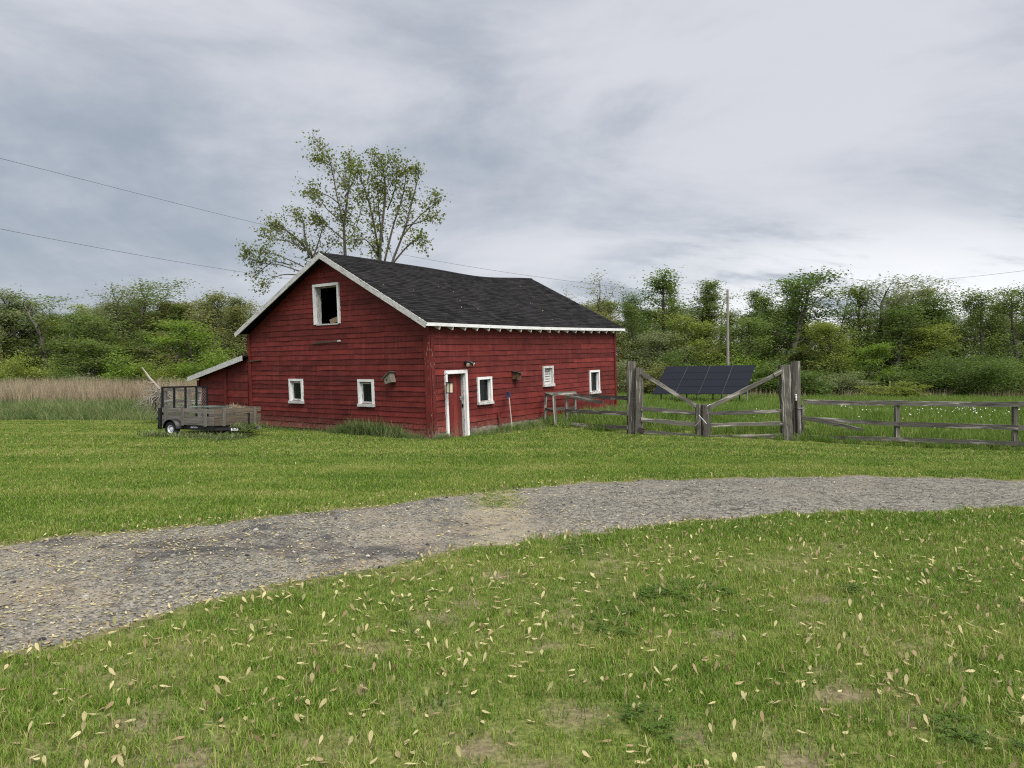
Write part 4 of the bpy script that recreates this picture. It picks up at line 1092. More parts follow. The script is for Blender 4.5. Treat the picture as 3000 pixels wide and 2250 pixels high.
q = np.concatenate([q, q2]); q = q[barn_mask(q[:, 0], q[:, 1])]
sc_ = np.where(q[:, 0] > 9.2, .58, np.where(q[:, 0] > 7.6, .75, .36)) * NR.uniform(.5, 1.1, len(q))
scatter('fence_grass', [tuft('grass', 26, .12, .44, .013, M['tall'], .75, s + 100, (-.25, -.1)) for s in range(4)], np.stack([q[:, 0], q[:, 1], gz(q[:, 0], q[:, 1])], -1), NR.uniform(-.5, .5, len(q)), sc_, label='long unmown grass along the foot of the fence', cat='grass')
# weeds against the barn
q = []
for i in range(400):
    s = abs(rnd.gauss(2.4, 1.25)) ; s = min(s, 5.6); h_ = math.exp(-((s - 2.3) / 1.7) ** 4) * .72 * rnd.uniform(.55, 1.35) + .25
    p = BN + ld * s - wd * (.06 + abs(rnd.gauss(0, .14))); q.append((p.x, p.y, h_))
for i in range(90):
    s = rnd.uniform(4.5, 8.3); p = BN + ld * s - wd * (.05 + abs(rnd.gauss(0, .1))); q.append((p.x, p.y, .35))
for i in range(420):
    s = rnd.uniform(1.5, 10.4); p = BN + wd * s - ld * (.05 + abs(rnd.gauss(0, .25 + .05 * s))); q.append((p.x, p.y, .36 + .045 * s))
for i in range(60):
    s = rnd.uniform(-.2, .55); p = BN + wd * s - ld * (.06 + abs(rnd.gauss(0, .1))); q.append((p.x, p.y, .42))
q = np.array(q)
scatter('barn_weeds', [tuft('grass', 22, .10, .52, .012, M['bluegrass'], .8, s + 120, (-.15, -.1)) for s in range(4)] + [tuft('grass', 18, .10, .42, .018, M['weed'], 1.0, 130)], np.stack([q[:, 0], q[:, 1], gz(q[:, 0], q[:, 1])], -1), NR.random(len(q)) * 6.28, q[:, 2] * NR.uniform(.6, 1.15, len(q)), label='rank grass and weeds growing against the barn walls', cat='weeds')
# left field: rank grass, then dry reeds
x, y = pts_in(-62, -9, 27, 40, 15); e_ = field_edge(x)
k_ = in_view(x, y, 500) & barn_mask(x, y) & (y > e_ + .1) & (y < 36.5 + 5 * vnoise(x * .3, y * .1, 4)); x, y = x[k_], y[k_]
scatter('rank_grass', [tuft('grass', 34, .26, .72, .020, M['bluegrass'], .7, s + 140, (-.2, 0)) for s in range(5)], np.stack([x, y, gz(x, y)], -1), NR.uniform(-.6, .6, len(x)), NR.uniform(.65, 1.1, len(x)) * (.55 + .6 * sm((y - field_edge(x)) / 2.5)), label='rank blue green grass between the left lawn and the reeds', cat='grass')
x, y = pts_in(-66, -10, 33.5, 50, 9)
k_ = in_view(x, y, 500) & barn_mask(x, y) & (vnoise(x * .35, y * .35, 14) + .3 * vnoise(x * 1.1, y * 1.1, 15) + (y - 34) * .07 > .62); x, y = x[k_], y[k_]
scatter('dry_reeds', [tuft('reeds', 22, .28, 1.62, .022, M['reed'], .28, s + 160, (-.06, 0)) for s in range(5)], np.stack([x, y, gz(x, y)], -1), NR.uniform(-.6, .6, len(x)), NR.uniform(.6, 1.08, len(x)), label='tan dry reeds at the edge of the left wood', cat='reeds')
x, y = pts_in(14, 60, 46, 62, 1.3)
k_ = in_view(x, y, 400); x, y = x[k_], y[k_]
scatter('dry_stalks', [tuft('reeds', 16, .3, .95, .02, M['reed'], .3, s + 180) for s in range(3)], np.stack([x, y, gz(x, y)], -1), NR.uniform(-.6, .6, len(x)), NR.uniform(.5, 1.0, len(x)), label='sparse dry stalks at the edge of the right wood', cat='reeds')
# cut weeds heaped under the trailer
q = []
for i in range(330):
    if i < 90: p = Vector(T(1.75 + rnd.gauss(0, .25), -.35 + rnd.gauss(0, .12), 0))
    else: p = Vector(T(rnd.uniform(-1.0, 1.3), -.25 + rnd.gauss(0, .22) + .4 * rnd.random(), 0))
    q.append((p.x, p.y, rnd.uniform(.45, 1.0)))
for i in range(46):
    p = Vector(T(-.05 - .85 * rnd.random(), .35 + .8 * rnd.random(), 0)); q.append((p.x, p.y, rnd.uniform(.5, 1.0)))
q = np.array(q)
scatter('cut_weeds', [tuft('weeds', 20, .14, .24, .022, M['weed'], 1.3, s + 190) for s in range(4)], np.stack([q[:, 0], q[:, 1], gz(q[:, 0], q[:, 1]) + np.where(np.arange(len(q)) > 330, .26, 0.0)], -1), NR.random(len(q)) * 6.28, q[:, 2], label='heaped cut weeds under and around the trailer', cat='weeds')
q = np.array([(*T(.45 + rnd.gauss(0, .12), 1.25 + rnd.gauss(0, .12), .0)[:2], .75 + rnd.uniform(-.05, .05)) for i in range(26)])
scatter('straw_heap', [tuft('straw', 24, .12, .22, .012, M['reed'], 1.2, s + 195) for s in range(3)], q, NR.random(len(q)) * 6.28, NR.uniform(.6, 1.1, len(q)), label='small heap of straw piled inside the trailer', cat='straw')
# dandelion seed heads
def puff(seed):
    q_ = MB(); s = random.Random(seed); q_.tube([(0, 0, 0), (.02, 0, .30)], .003, 3); ns_ = len(q_.f)
    for i in range(5):
        z = .27 + .055 * i / 4
    vs = []; fs = []
    for i in range(5):
        ph = math.pi * i / 4
        for j in range(7): vs.append((.02 + .028 * math.sin(ph) * math.cos(j * .9), .028 * math.sin(ph) * math.sin(j * .9), .32 + .028 * math.cos(ph)))
    for i in range(4):
        for j in range(7): fs.append((i * 7 + j, i * 7 + (j + 1) % 7, i * 7 + 7 + (j + 1) % 7, i * 7 + 7 + j))
    q_.add(vs, fs); o = q_.build('seed_head', M['puff']); o.data.materials.append(M['tall']); o.data.polygons.foreach_set('material_index', [1 if i < ns_ else 0 for i in range(len(o.data.polygons))]); COL.objects.unlink(o); return o
x = np.concatenate([NR.normal(17.5, 2.2, 85), NR.uniform(8, 30, 60), NR.normal(22.5, .8, 14)]); y = np.concatenate([NR.normal(29.5, 1.6, 85), NR.uniform(23, 38, 60), NR.normal(30, .8, 14)])
scatter('dandelion_heads', [puff(1), puff(2)], np.stack([x, y, gz(x, y)], -1), NR.random(len(x)) * 6.28, NR.uniform(.6, .95, len(x)), label='white dandelion seed heads dotting the pasture grass', cat='dandelions')

# ------------------------------------------------------------------ fallen samaras


def samara_geo(g, Lm):
    w_ = 1.0; c1 = g.uniform(-.15, .25); cu = g.uniform(-.12, .18)
    xs_ = [0, .10, .22, .42, .65, .86, 1.0]; up = [.0, .06, .055, .15, .20, .16, .04]; dn = [.0, .06, .04, .09, .15, .135, .0]
    V = []
    for x_, a, b in zip(xs_, up, dn):
        z = cu * Lm * x_ * x_ + (.012 * Lm if .05 < x_ < .15 else 0)
        V.append((x_ * Lm, a * Lm * .95 + c1 * .12 * Lm * x_, z)); V.append((x_ * Lm, -b * Lm * .95 + c1 * .12 * Lm * x_, z + .01 * Lm))
    Fq = [(2 * i, 2 * i + 1, 2 * i + 3, 2 * i + 2) for i in range(6)]
    return V, Fq


SAM = []
for i in range(8):
    V, Fq = samara_geo(random.Random(i + 3), .064); me = np_mesh('samara', V, Fq, M['samara'], np.full(len(V), rnd.random() * .5)); SAM.append(me)


def samara_pose(k_, road):
    rx = np.zeros((k_, 2)); up = NR.random(k_) < (.0 if road else .38)
    rx[:, 0] = np.where(up, NR.uniform(-1.4, 1.4, k_), NR.normal(0, .25, k_)); rx[:, 1] = np.where(up, NR.uniform(-1.35, -.7, k_), NR.normal(-.05, .12, k_))
    return rx


x, y = lawn_pts(1.0, 11.0, 105)
k_ = (y < y_near(x)) & (NR.random(len(x)) < .38 + .55 * vnoise(x * .8, y * .8, 51)) ; x, y = x[k_], y[k_]
ordr = np.argsort(y + .15 * np.abs(x)); x, y = x[ordr], y[ordr]
vis = np.where(np.abs(1500 + FOC * x / y - 1500) < 1520)[0]; vis = vis[y[vis] > 3.28][:300]
rest_i = np.setdiff1d(np.arange(len(x)), vis)
po = samara_pose(len(x), False)
zz_ = gz(x, y) + NR.uniform(.012, .04, len(x))
for j, i in enumerate(vis):
    o = bpy.data.objects.new('samara', SAM[j % 8]); COL.objects.link(o)
    o.location = (x[i], y[i], zz_[i]); o.rotation_euler = (po[i, 0], po[i, 1], NR.random() * 6.28); s = NR.uniform(.8, 1.2); o.scale = (s, s, s)
    tag(o, 'papery tan maple seed wing fallen in the near lawn grass', 'maple seed', 'fallen maple seeds on the near lawn')
sx2, sy2, sp2, sz2 = [x[rest_i]], [y[rest_i]], [po[rest_i]], [zz_[rest_i]]
xr = NR.uniform(-7.5, 9, 44000); yr = NR.uniform(3.5, 13.4, 44000)     # on the driveway
k_ = (yr > y_near(xr) + .02) & (yr < y_far(xr) + .05) & (NR.random(44000) < np.clip(.62 - .15 * (xr + 1.0), .03, .95) * (.25 + .9 * vnoise(xr * 1.2, yr * 1.2, 52)))
sx2.append(xr[k_]); sy2.append(yr[k_]); sp2.append(samara_pose(k_.sum(), True)); sz2.append(road_z(xr[k_], yr[k_]) + .006)
xe = NR.uniform(-8, 9, 900); ye = y_far(xe) + np.abs(NR.normal(0, .28, 900)) - .1; k_ = NR.random(900) < np.clip(.75 - .11 * xe, .12, 1)   # along the far verge
sx2.append(xe[k_]); sy2.append(ye[k_]); sp2.append(samara_pose(k_.sum(), False)); sz2.append(gz(xe[k_], ye[k_]) + .035)
xe = NR.uniform(-5, 3, 420); ye = y_near(xe) - np.abs(NR.normal(0, .15, 420)) + .12
sx2.append(xe); sy2.append(ye); sp2.append(samara_pose(420, False)); sz2.append(gz(xe, ye) + .03)
xf, yf = lawn_pts(8, 26, 5.5); k_ = (yf > y_far(xf)) & (NR.random(len(xf)) < np.clip(.75 - .06 * xf - .03 * (yf - 10), .1, 1)); xf, yf = xf[k_], yf[k_]
sx2.append(xf); sy2.append(yf); sp2.append(samara_pose(len(xf), False)); sz2.append(gz(xf, yf) + NR.uniform(.03, .05, len(xf)))
rx_, ry_, rz_ = [], [], []
for i in range(70):
    p = RF(rnd.uniform(0, LEN), rnd.uniform(.05, .97) ** 1.3, .03); rx_.append(p.x); ry_.append(p.y); rz_.append(p.z)
sx2.append(np.array(rx_)); sy2.append(np.array(ry_)); sp2.append(np.tile([[.0, 0.]], (70, 1)) + NR.normal(0, .3, (70, 2)) + np.array([[.3, -.2]])); sz2.append(np.array(rz_))
X2 = np.concatenate(sx2); Y2 = np.concatenate(sy2); Z2 = np.concatenate(sz2)
scatter('fallen_samaras', [bpy.data.objects.new('samara_kind', me) for me in SAM], np.stack([X2, Y2, Z2], -1), NR.random(len(X2)) * 6.28, NR.uniform(.8, 1.2, len(X2)) * np.where((Y2 > y_near(X2)), .72, 1.0) * np.where(Z2 > 2, 1.2, 1.0), tilt=np.concatenate(sp2), label='smaller scattered maple seeds over driveway, verges, far lawn and roof', cat='maple seeds')
# loose stones and broken asphalt
def stone(seed):
    g = random.Random(seed); q_ = MB(); vs = []
    for i in range(4):
        for j in range(6): r_ = math.sin(math.pi * (i + .4) / 3.8) * g.uniform(.7, 1.1); vs.append((r_ * math.cos(j * 1.047), r_ * math.sin(j * 1.047) * .8, .5 * math.cos(math.pi * (i + .1) / 3.2)))
    q_.add(vs, [(i * 6 + j, i * 6 + 6 + j, i * 6 + 6 + (j + 1) % 6, i * 6 + (j + 1) % 6) for i in range(3) for j in range(6)] + [tuple(range(6))]); o = q_.build('stone', M['stone']); COL.objects.unlink(o); return o
m, n = new_mat('loose_stone'); oi = n.add('ShaderNodeObjectInfo').outputs['Random']
c = n.mix(oi, (0.05, 0.05, 0.055), (0.42, 0.40, 0.37)); c = n.mix(n.step(oi, .28, .30), (0.035, 0.035, 0.04), c); finish(n, c, .9); M['stone'] = m
xr = NR.uniform(-8, 11, 26000); yr = NR.uniform(3.3, 13.5, 26000)
k_ = (yr > y_near(xr)) & (yr < y_far(xr)) & (NR.random(26000) < np.clip(.8 - .08 * xr, .2, 1)); xr, yr = xr[k_], yr[k_]
big_ = NR.random(len(xr)) < .03
scatter('loose_gravel', [stone(s) for s in range(5)], np.stack([xr, yr, road_z(xr, yr)], -1), NR.random(len(xr)) * 6.28, np.where(big_, NR.uniform(.014, .035, len(xr)), NR.uniform(.004, .011, len(xr))), label='loose gravel and asphalt crumbs on the driveway', cat='gravel')

# ------------------------------------------------------------------ fences and gate
def gnd(x, y): return float(gz(x, y))
def pxg(u, Y_): return ((u - 1500) / FOC * Y_, Y_)
def vz(v, Y_): return CAM_H + (1095 - v) / FOC * Y_
def piece(nm, p0, p1, w, h, par, mat='grey_wood', seg=6, jit=.006, **kw):
    q = MB(); q.beam(p0, p1, w, h, seg, jit, **kw); return q.build(nm, M[mat], par)
def big_post(name, label, u0, Yp, v_top, w, d, lean_=(0, 0), rough=.012, round_=False, group=None):
    x_, y_ = pxg(u0, Yp); t_ = thing(name, label, 'gate post', (x_, y_, gnd(x_, y_)), group)
    z0, z1 = gnd(x_, y_) - .1, vz(v_top, Yp)
    if round_:
        q = MB(); q.tube([(x_ + lean_[0] * i / 8, y_ + lean_[1] * i / 8, z0 + (z1 - z0) * i / 8) for i in range(9)], [w / 2 * (1.06 - .08 * i / 8) for i in range(9)], 14, jit=.05); q.build('timber', M['post_wood'], t_)
    else:
        q = MB(); q.beam((x_, y_, z0), (x_ + lean_[0], y_ + lean_[1], z1), w, d, 10, rough, up=(0, 1, 0)); q.build('timber', M['post_wood'], t_)
    return t_
big_post('gate_post', 'taller grey timber gate post next to the barn end', 1849, 21.95, 1059, .235, .20)
big_post('gate_post', 'shorter split topped gate post carrying the gate leaf beside the corral', 1870.5, 21.75, 1077, .215, .19, (.02, 0))
big_post('gate_post', 'thick peeling gate post holding the long sloping brace by the solar panels', 2306, 21.5, 1069, .265, .24, (-.09, 0), .016)
gp = big_post('gate_post', 'round dark gate post with white insulator where the pasture fence starts', 2333, 21.95, 1058, .285, .285, (-.03, 0), round_=True)
q = MB(); q.tube([at_px(2332, 1155, 21.76), at_px(2332.5, 1173, 21.76)], .025, 8); q.tube([at_px(2331, 1156, 21.75), at_px(2331, 1158, 21.75)], .034, 8); q.tube([at_px(2332, 1163, 21.75), at_px(2332, 1166, 21.75)], .033, 8); q.build('insulator', M['sticker'], gp)
q = MB(); q.tube([at_px(2333, 1174, 21.77), at_px(2335, 1270, 21.77)], .026, 8); q.build('conduit', M['black'], gp)
q = MB(); q.tube([at_px(2337, 1197, 21.77), at_px(2353, 1196, 21.9)], .017, 6); q.build('pipe_stub', M['steel'], gp)

gl = thing('gate_leaf', 'wooden gate leaf between the barn side posts and the middle posts', 'gate', (*pxg(2050, 21.35), gnd(*pxg(2050, 21.35))))
Ya, Yb = 21.65, 21.32
def pp(u, v, Y_): return at_px(u, v, Y_)
piece('stile', pp(2046, 1290, Yb), pp(2045, 1184, Yb), .13, .12, gl, 'post_wood', 6, .008, up=(0, 1, 0)); piece('stile', pp(2055, 1288, Yb + .05), pp(2054, 1184, Yb + .05), .08, .07, gl, 'post_wood', 6, .006, up=(0, 1, 0))
for (v0, v1) in ((1196.5, 1211), (1229, 1244), (1265, 1278)): piece('rail', pp(1878, v0, Ya), pp(2042, v1, Yb), .05, .12, gl)
piece('brace', pp(1878, 1092, Ya), pp(2041, 1190, Yb), .07, .115, gl, jit=.008); piece('bottom_block', pp(1872, 1257, 21.55), pp(1887, 1262, 21.5), .16, .13, gl, 'dark_wood', 2)
gr_ = thing('gate_leaf', 'wooden gate leaf right of the dark middle post, below the solar panels', 'gate', (*pxg(2072, 21.2), gnd(*pxg(2072, 21.2))))
Yb = 21.2
piece('stile', pp(2070, 1294, Yb), pp(2068, 1185, Yb), .215, .17, gr_, 'post_wood', 8, .014, up=(0, 1, 0))
for (v0, v1) in ((1211, 1204.5), (1246, 1240), (1281, 1276)): piece('rail', pp(2080, v0, Yb), pp(2294, v1, 21.45), .05, .11, gr_, seg=8, jit=.010)
piece('brace', pp(2078, 1194, Yb), pp(2292, 1088, 21.45), .07, .115, gr_, seg=8, jit=.010); piece('brace_cap', pp(2268, 1099, 21.37), pp(2291, 1086, 21.38), .03, .125, gr_, 'grey_wood', 2, .003)
q = MB(); q.tube([pp(2047, 1216, 21.05), pp(2070, 1241, 21.03)], .009, 6); q.tube([pp(2071, 1190, 21.0), pp(2081, 1184, 21.0)], .007, 6); q.build('latch_rod', M['sticker'], gr_)
q = MB(); q.tube([pp(2037, 1247, 21.1), pp(2055, 1229, 21.08)], .008, 6); q.tube([pp(2070, 1214, 21.03), pp(2080, 1206, 21.0)], .008, 6); q.build('chain', M['steel'], gr_)

pf = thing('pasture_fence', 'three rail grey wooden fence running out of the picture from the gate', 'fence', (10.9, 20.7, gnd(10.9, 20.7)))
FP = [(8.72, 22.0), (10.89, 20.7), (13.4, 19.5), (16.1, 18.2), (18.8, 16.9)]
RZ = [(1.01, .47, -.05), (1.03, .43, .0), (1.04, .42, .0), (1.04, .42, 0), (1.04, .42, 0)]
for i, (x_, y_) in enumerate(FP):
    if i == 0: piece('post', (x_ + .0, y_, gnd(x_, y_) - .1), (x_, y_, .92), .07, .07, pf, 'grey_wood', 3, .004, up=(0, 1, 0))
    else: piece('post', (x_, y_ + .06, gnd(x_, y_) - .15), (x_, y_ + .06, 1.09), .115, .10, pf, 'grey_wood', 4, .005, up=(0, 1, 0))
for i in range(4):
    (xa, ya), (xb, yb) = FP[i], FP[i + 1]; d = Vector((xb - xa, yb - ya, 0)).normalized()
    for r_ in range(3):
        za, zb = RZ[i][r_], RZ[i + 1][r_]
        if i == 0 and r_ == 1: piece('rail', (xa + .1, ya, .50), (xb, yb - .03, .43), .04, .115, pf, seg=8, jit=.008); continue
        piece('rail', (xa + .02, ya - .02, za), (xb + .03 * d.x, yb + .03 * d.y - .02, zb), .045, .13 if r_ < 2 else .12, pf, seg=9, jit=.008, sag=rnd.uniform(-.01, .02))
fr_ = thing('fallen_rail', 'split grey rail fallen slanting in the first bay of the pasture fence', 'rail', (9.4, 21.3, 0))
piece('timber', pp(2352, 1224, 21.8), pp(2528, 1259, 20.9), .06, .10, fr_, 'post_wood', 6, .010)

cf = thing('corral_fence', 'old grey corral fence with a boxed end standing against the barn', 'fence', (*pxg(1661, 24.0), gnd(*pxg(1661, 24.0))))
A_ = 24.45; B_ = 23.6; C3, C4 = 24.0, 25.6
piece('post', pp(1598, 1240, A_), pp(1599, 1152, A_), .09, .09, cf, up=(0, 1, 0)); piece('post', pp(1629, 1252, B_), pp(1621, 1160, B_), .10, .10, cf, up=(0, 1, 0))
piece('post', pp(1661, 1245, C3), pp(1661, 1157, C3), .10, .10, cf, up=(0, 1, 0)); piece('post', pp(1684, 1238, C4), pp(1685, 1149, C4), .09, .09, cf, up=(0, 1, 0))
piece('rail', pp(1599, 1155, A_ + .05), pp(1686, 1151, C4 - .03), .045, .115, cf); piece('rail', pp(1601, 1200, A_ + .05), pp(1684, 1195, C4 - .03), .045, .10, cf)
piece('rail', pp(1597, 1155, A_ - .04), pp(1623, 1163, B_ + .05), .05, .10, cf); piece('rail', pp(1599, 1197, A_ - .04), pp(1624, 1205, B_ + .05), .05, .08, cf); piece('rail', pp(1600, 1237, A_ - .04), pp(1628, 1250, B_ + .05), .05, .10, cf, 'post_wood')
piece('rail', pp(1686, 1160, C4 - .05), pp(1836, 1166, 22.05), .045, .125, cf); piece('rail', pp(1656, 1203, C3 - .07), pp(1838, 1212, 21.8), .045, .115, cf); piece('rail', pp(1656, 1243, C3 - .07), pp(1838, 1253, 21.8), .045, .115, cf, seg=8)
lr = thing('loose_rail', 'dark loose rail hanging down from a corral post before the barn', 'rail', pp(1720, 1170, 23.6))
piece('timber', pp(1660, 1160, C3 - .1), pp(1766, 1179, 23.2), .07, .10, lr, 'post_wood', 6, .01)

of = thing('old_plank_gate', 'derelict grey plank gate behind the trailer ramp', 'gate', (*pxg(540, 25.6), 0))
yq = 25.9
piece('post', pp(484, 1225, yq), pp(485, 1142, yq), .10, .09, of, up=(0, 1, 0)); piece('post', pp(586, 1222, yq - .1), pp(585, 1135, yq - .1), .12, .10, of, up=(0, 1, 0))
for v_ in (1144, 1178, 1196): piece('rail', pp(482, v_ - 3, yq - .07), pp(590, v_, yq - .17), .03, .10 if v_ < 1150 else .13, of)
piece('brace', pp(548, 1210, yq - .2), pp(553, 1140, yq - .2), .11, .03, of, up=(0, 1, 0)); piece('brace', pp(562, 1210, yq - .2), pp(549, 1150, yq - .2), .09, .03, of, up=(0, 1, 0))

# uprooted stump
us = thing('uprooted_stump', 'pale tangle of bare roots on an uprooted stump behind the trailer', 'stump', (*pxg(450, 26.6), 0))
cS = Vector(at_px(468, 1160, 26.6)); q = MB()
for i in range(170):
    a = rnd.uniform(0, 6.28); el = rnd.uniform(-.9, .9); L = rnd.uniform(.45, 1.05); d = Vector((math.cos(a) * math.cos(el), math.sin(a) * math.cos(el) * .7, math.sin(el))); p = cS + d * .08; pts = [p.copy()]
    for k2 in range(5):
        d = (d + Vector((rnd.gauss(0, .5) - .03, rnd.gauss(0, .5), rnd.gauss(-.20, .4)))).normalized(); p = p + d * L / 5; p.z = max(p.z, .05); pts.append(p.copy())
    r0 = rnd.uniform(.008, .022); q.tube(pts, [r0 * (1 - .15 * k2) for k2 in range(6)], 5)
q.build('roots', M['bark_grey'], us)
q = MB(); q.tube([cS + Vector((.05, 0, -.6)), cS, cS + Vector((.03, 0, .15))], [.16, .20, .13], 9, jit=.1); q.build('stump', M['bark'], us)
q = MB(); q.tube([cS + Vector((0, 0, .25)), at_px(440, 1110, 26.5), at_px(416, 1076, 26.4)], [.05, .045, .022], 7); q.tube([at_px(452, 1122, 26.5), at_px(420, 1117, 26.4)], [.02, .008], 5); q.build('snag', M['bark_grey'], us)

# ------------------------------------------------------------------ solar array
BL, BR, TLc, TR = Vector((7.36, 38.6, .79)), Vector((11.93, 37.4, .824)), Vector((8.49, 40.4, 2.26)), Vector((13.08, 39.4, 2.33))
sa = thing('solar_array', 'ground mounted array of dark solar panels standing in the pasture', 'solar panels', (9.6, 38.2, gnd(9.6, 38.2)))
nS = ((BR - BL).cross(TLc - BL)).normalized()
def SP(s, t, d): return (BL * (1 - s) * (1 - t) + BR * s * (1 - t) + TLc * (1 - s) * t + TR * s * t) + nS * d
for i in range(4):
    for j in range(4):
        s0, s1, t0, t1 = i / 4 + .0025, (i + 1) / 4 - .0025, j / 4 + .004, (j + 1) / 4 - .004
        q = MB(); fr = .0035
        vs = [SP(s0, t0, -.03), SP(s1, t0, -.03), SP(s1, t1, -.03), SP(s0, t1, -.03), SP(s0, t0, 0), SP(s1, t0, 0), SP(s1, t1, 0), SP(s0, t1, 0)]
        q.add(vs, [(3, 2, 1, 0), (4, 5, 6, 7), (0, 1, 5, 4), (1, 2, 6, 5), (2, 3, 7, 6), (3, 0, 4, 7)], [(0, 0, 0), (1, 0, 0), (1, 1, 0), (0, 1, 0)] * 2); q.build('panel', M['solar'], sa)
for s in (.25, .5, .75):
    q = MB(); q.beam(SP(s, 0, .002), SP(s, 1, .002), .007, .005); q.build('clamp_strip', M['strip'], sa)
for t in (.18, .5, .82):
    q = MB(); q.beam(SP(-.01, t, -.07), SP(1.01, t, -.07), .05, .06); q.build('rail', M['steel'], sa)
for s in (.08, .36, .64, .92):
    for t in (.12, .9):
        p = SP(s, t, -.1); q = MB(); q.tube([(p.x, p.y, gnd(p.x, p.y) - .1), p], .035, 7); q.build('leg', M['steel'] if t > .5 else M['black'], sa)
for i in range(9):
    q = MB(); s = .04 + i * .115; p = SP(s, 0.0, -.02); q.beam(p, p + Vector((-.03, -.05, -.05)), .03, .03); q.build('cable_clip', M['black'], sa)

# ------------------------------------------------------------------ utility pole and wires
up_ = thing('utility_pole', 'plain grey wooden utility pole rising behind the solar panels', 'utility pole', (13.23, 45, gnd(13.2, 45)))
q = MB(); q.tube([(13.25, 45, -.2), (13.23, 45, 4), (13.22, 45, 7.02)], [.098, .085, .066], 12); q.build('shaft', M['pole'], up_)
for (v_, dx) in ((870, -.09), (918, .09)):
    q = MB(); p = at_px(2132, v_, 45); q.tube([(p[0] + dx, p[1] - .06, p[2] - .05), (p[0] + dx, p[1] - .06, p[2] + .05)], .035, 8); q.build('insulator', M['steel'], up_)
def wire(label, keys, r_):
    pts = []
    us = np.array([k2[0] for k2 in keys]); vs_ = np.array([k2[1] for k2 in keys]); ys_ = np.array([k2[2] for k2 in keys])
    tt = np.linspace(0, 1, 60); ks = np.linspace(0, 1, len(keys)); deg = min(3, len(keys) - 1)
    pu, pv, pq = np.polyfit(ks, us, deg), np.polyfit(ks, vs_, deg), np.polyfit(ks, 1 / ys_, deg)
    for t in tt: pts.append(at_px(np.polyval(pu, t), np.polyval(pv, t), 1 / np.polyval(pq, t)))
    q = MB(); q.tube(pts, r_, 5); o = q.build('power_line', M['wire']); tag(o, label, 'power line')
wire('upper power line coming down from the left towards the pole', [(-700, 290, 18.8), (0, 467, 25.9), (380, 562, 29), (760, 650, 32.7), (1255, 762, 37.5), (1640, 826, 42), (2132, 870, 45)], .007)
wire('lower power line crossing behind the barn roof towards the pole', [(-700, 520, 18.8), (0, 677, 25.9), (380, 738, 29), (735, 793, 32.5), (1255, 868, 37.5), (1755, 917, 42), (2132, 918, 45)], .007)
wire('upper power line leaving the pole towards the right edge', [(2132, 870, 45), (2600, 832, 41), (3000, 793, 38), (3600, 700, 33)], .007)
wire('lower power line leaving the pole before the right wood', [(2132, 918, 45), (2400, 898, 43), (2800, 873, 39), (3600, 800, 33)], .006)

# ------------------------------------------------------------------ trees


def leaves_mesh(name, P_, size, mat, g, tint, lobes=False, drift=(0, 0, 0), updir=.6):
    k_ = len(P_); nrm = g.normal(0, 1, (k_, 3)); nrm[:, 2] = np.abs(nrm[:, 2]) + updir; nrm /= np.linalg.norm(nrm, axis=1)[:, None]
    a = g.normal(0, 1, (k_, 3)) + np.array(drift); a -= nrm * (a * nrm).sum(1)[:, None]; a /= np.maximum(np.linalg.norm(a, axis=1)[:, None], 1e-6); b = np.cross(nrm, a)
    s = size * g.uniform(.6, 1.3, k_)[:, None]
    if lobes:
        V = np.stack([P_, P_ + a * s * .55 + b * s * .42, P_ + a * s * .62 + b * s * .12, P_ + a * s * 1.15, P_ + a * s * .62 - b * s * .12, P_ + a * s * .55 - b * s * .42], 1).reshape(-1, 3)
        o_ = (np.arange(k_) * 6)[:, None]
        return np_mesh(name, V, np.concatenate([o_ + np.array([[0, 4, 3, 2]])]), mat, np.repeat(tint, 6), np.concatenate([o_ + np.array([[0, 2, 1]]), o_ + np.array([[0, 5, 4]])]))
    V = np.stack([P_ - a * s * .5, P_ + b * s * .32 + nrm * s * .08, P_ + a * s * .55, P_ - b * s * .32 + nrm * s * .08], 1).reshape(-1, 3)
    o_ = (np.arange(k_) * 4)[:, None]
    return np_mesh(name, V, o_ + np.array([[0, 1, 2, 3]]), mat, np.repeat(tint, 4))


def polyline(g, p, d, L, k_, wander, lift):
    pts = [Vector(p)]; d = Vector(d).normalized()
    for i in range(k_):
        d = (d + Vector((g.normal(0, wander), g.normal(0, wander), g.normal(0, wander) + lift))).normalized(); pts.append(pts[-1] + d * L / k_)
    return pts, d


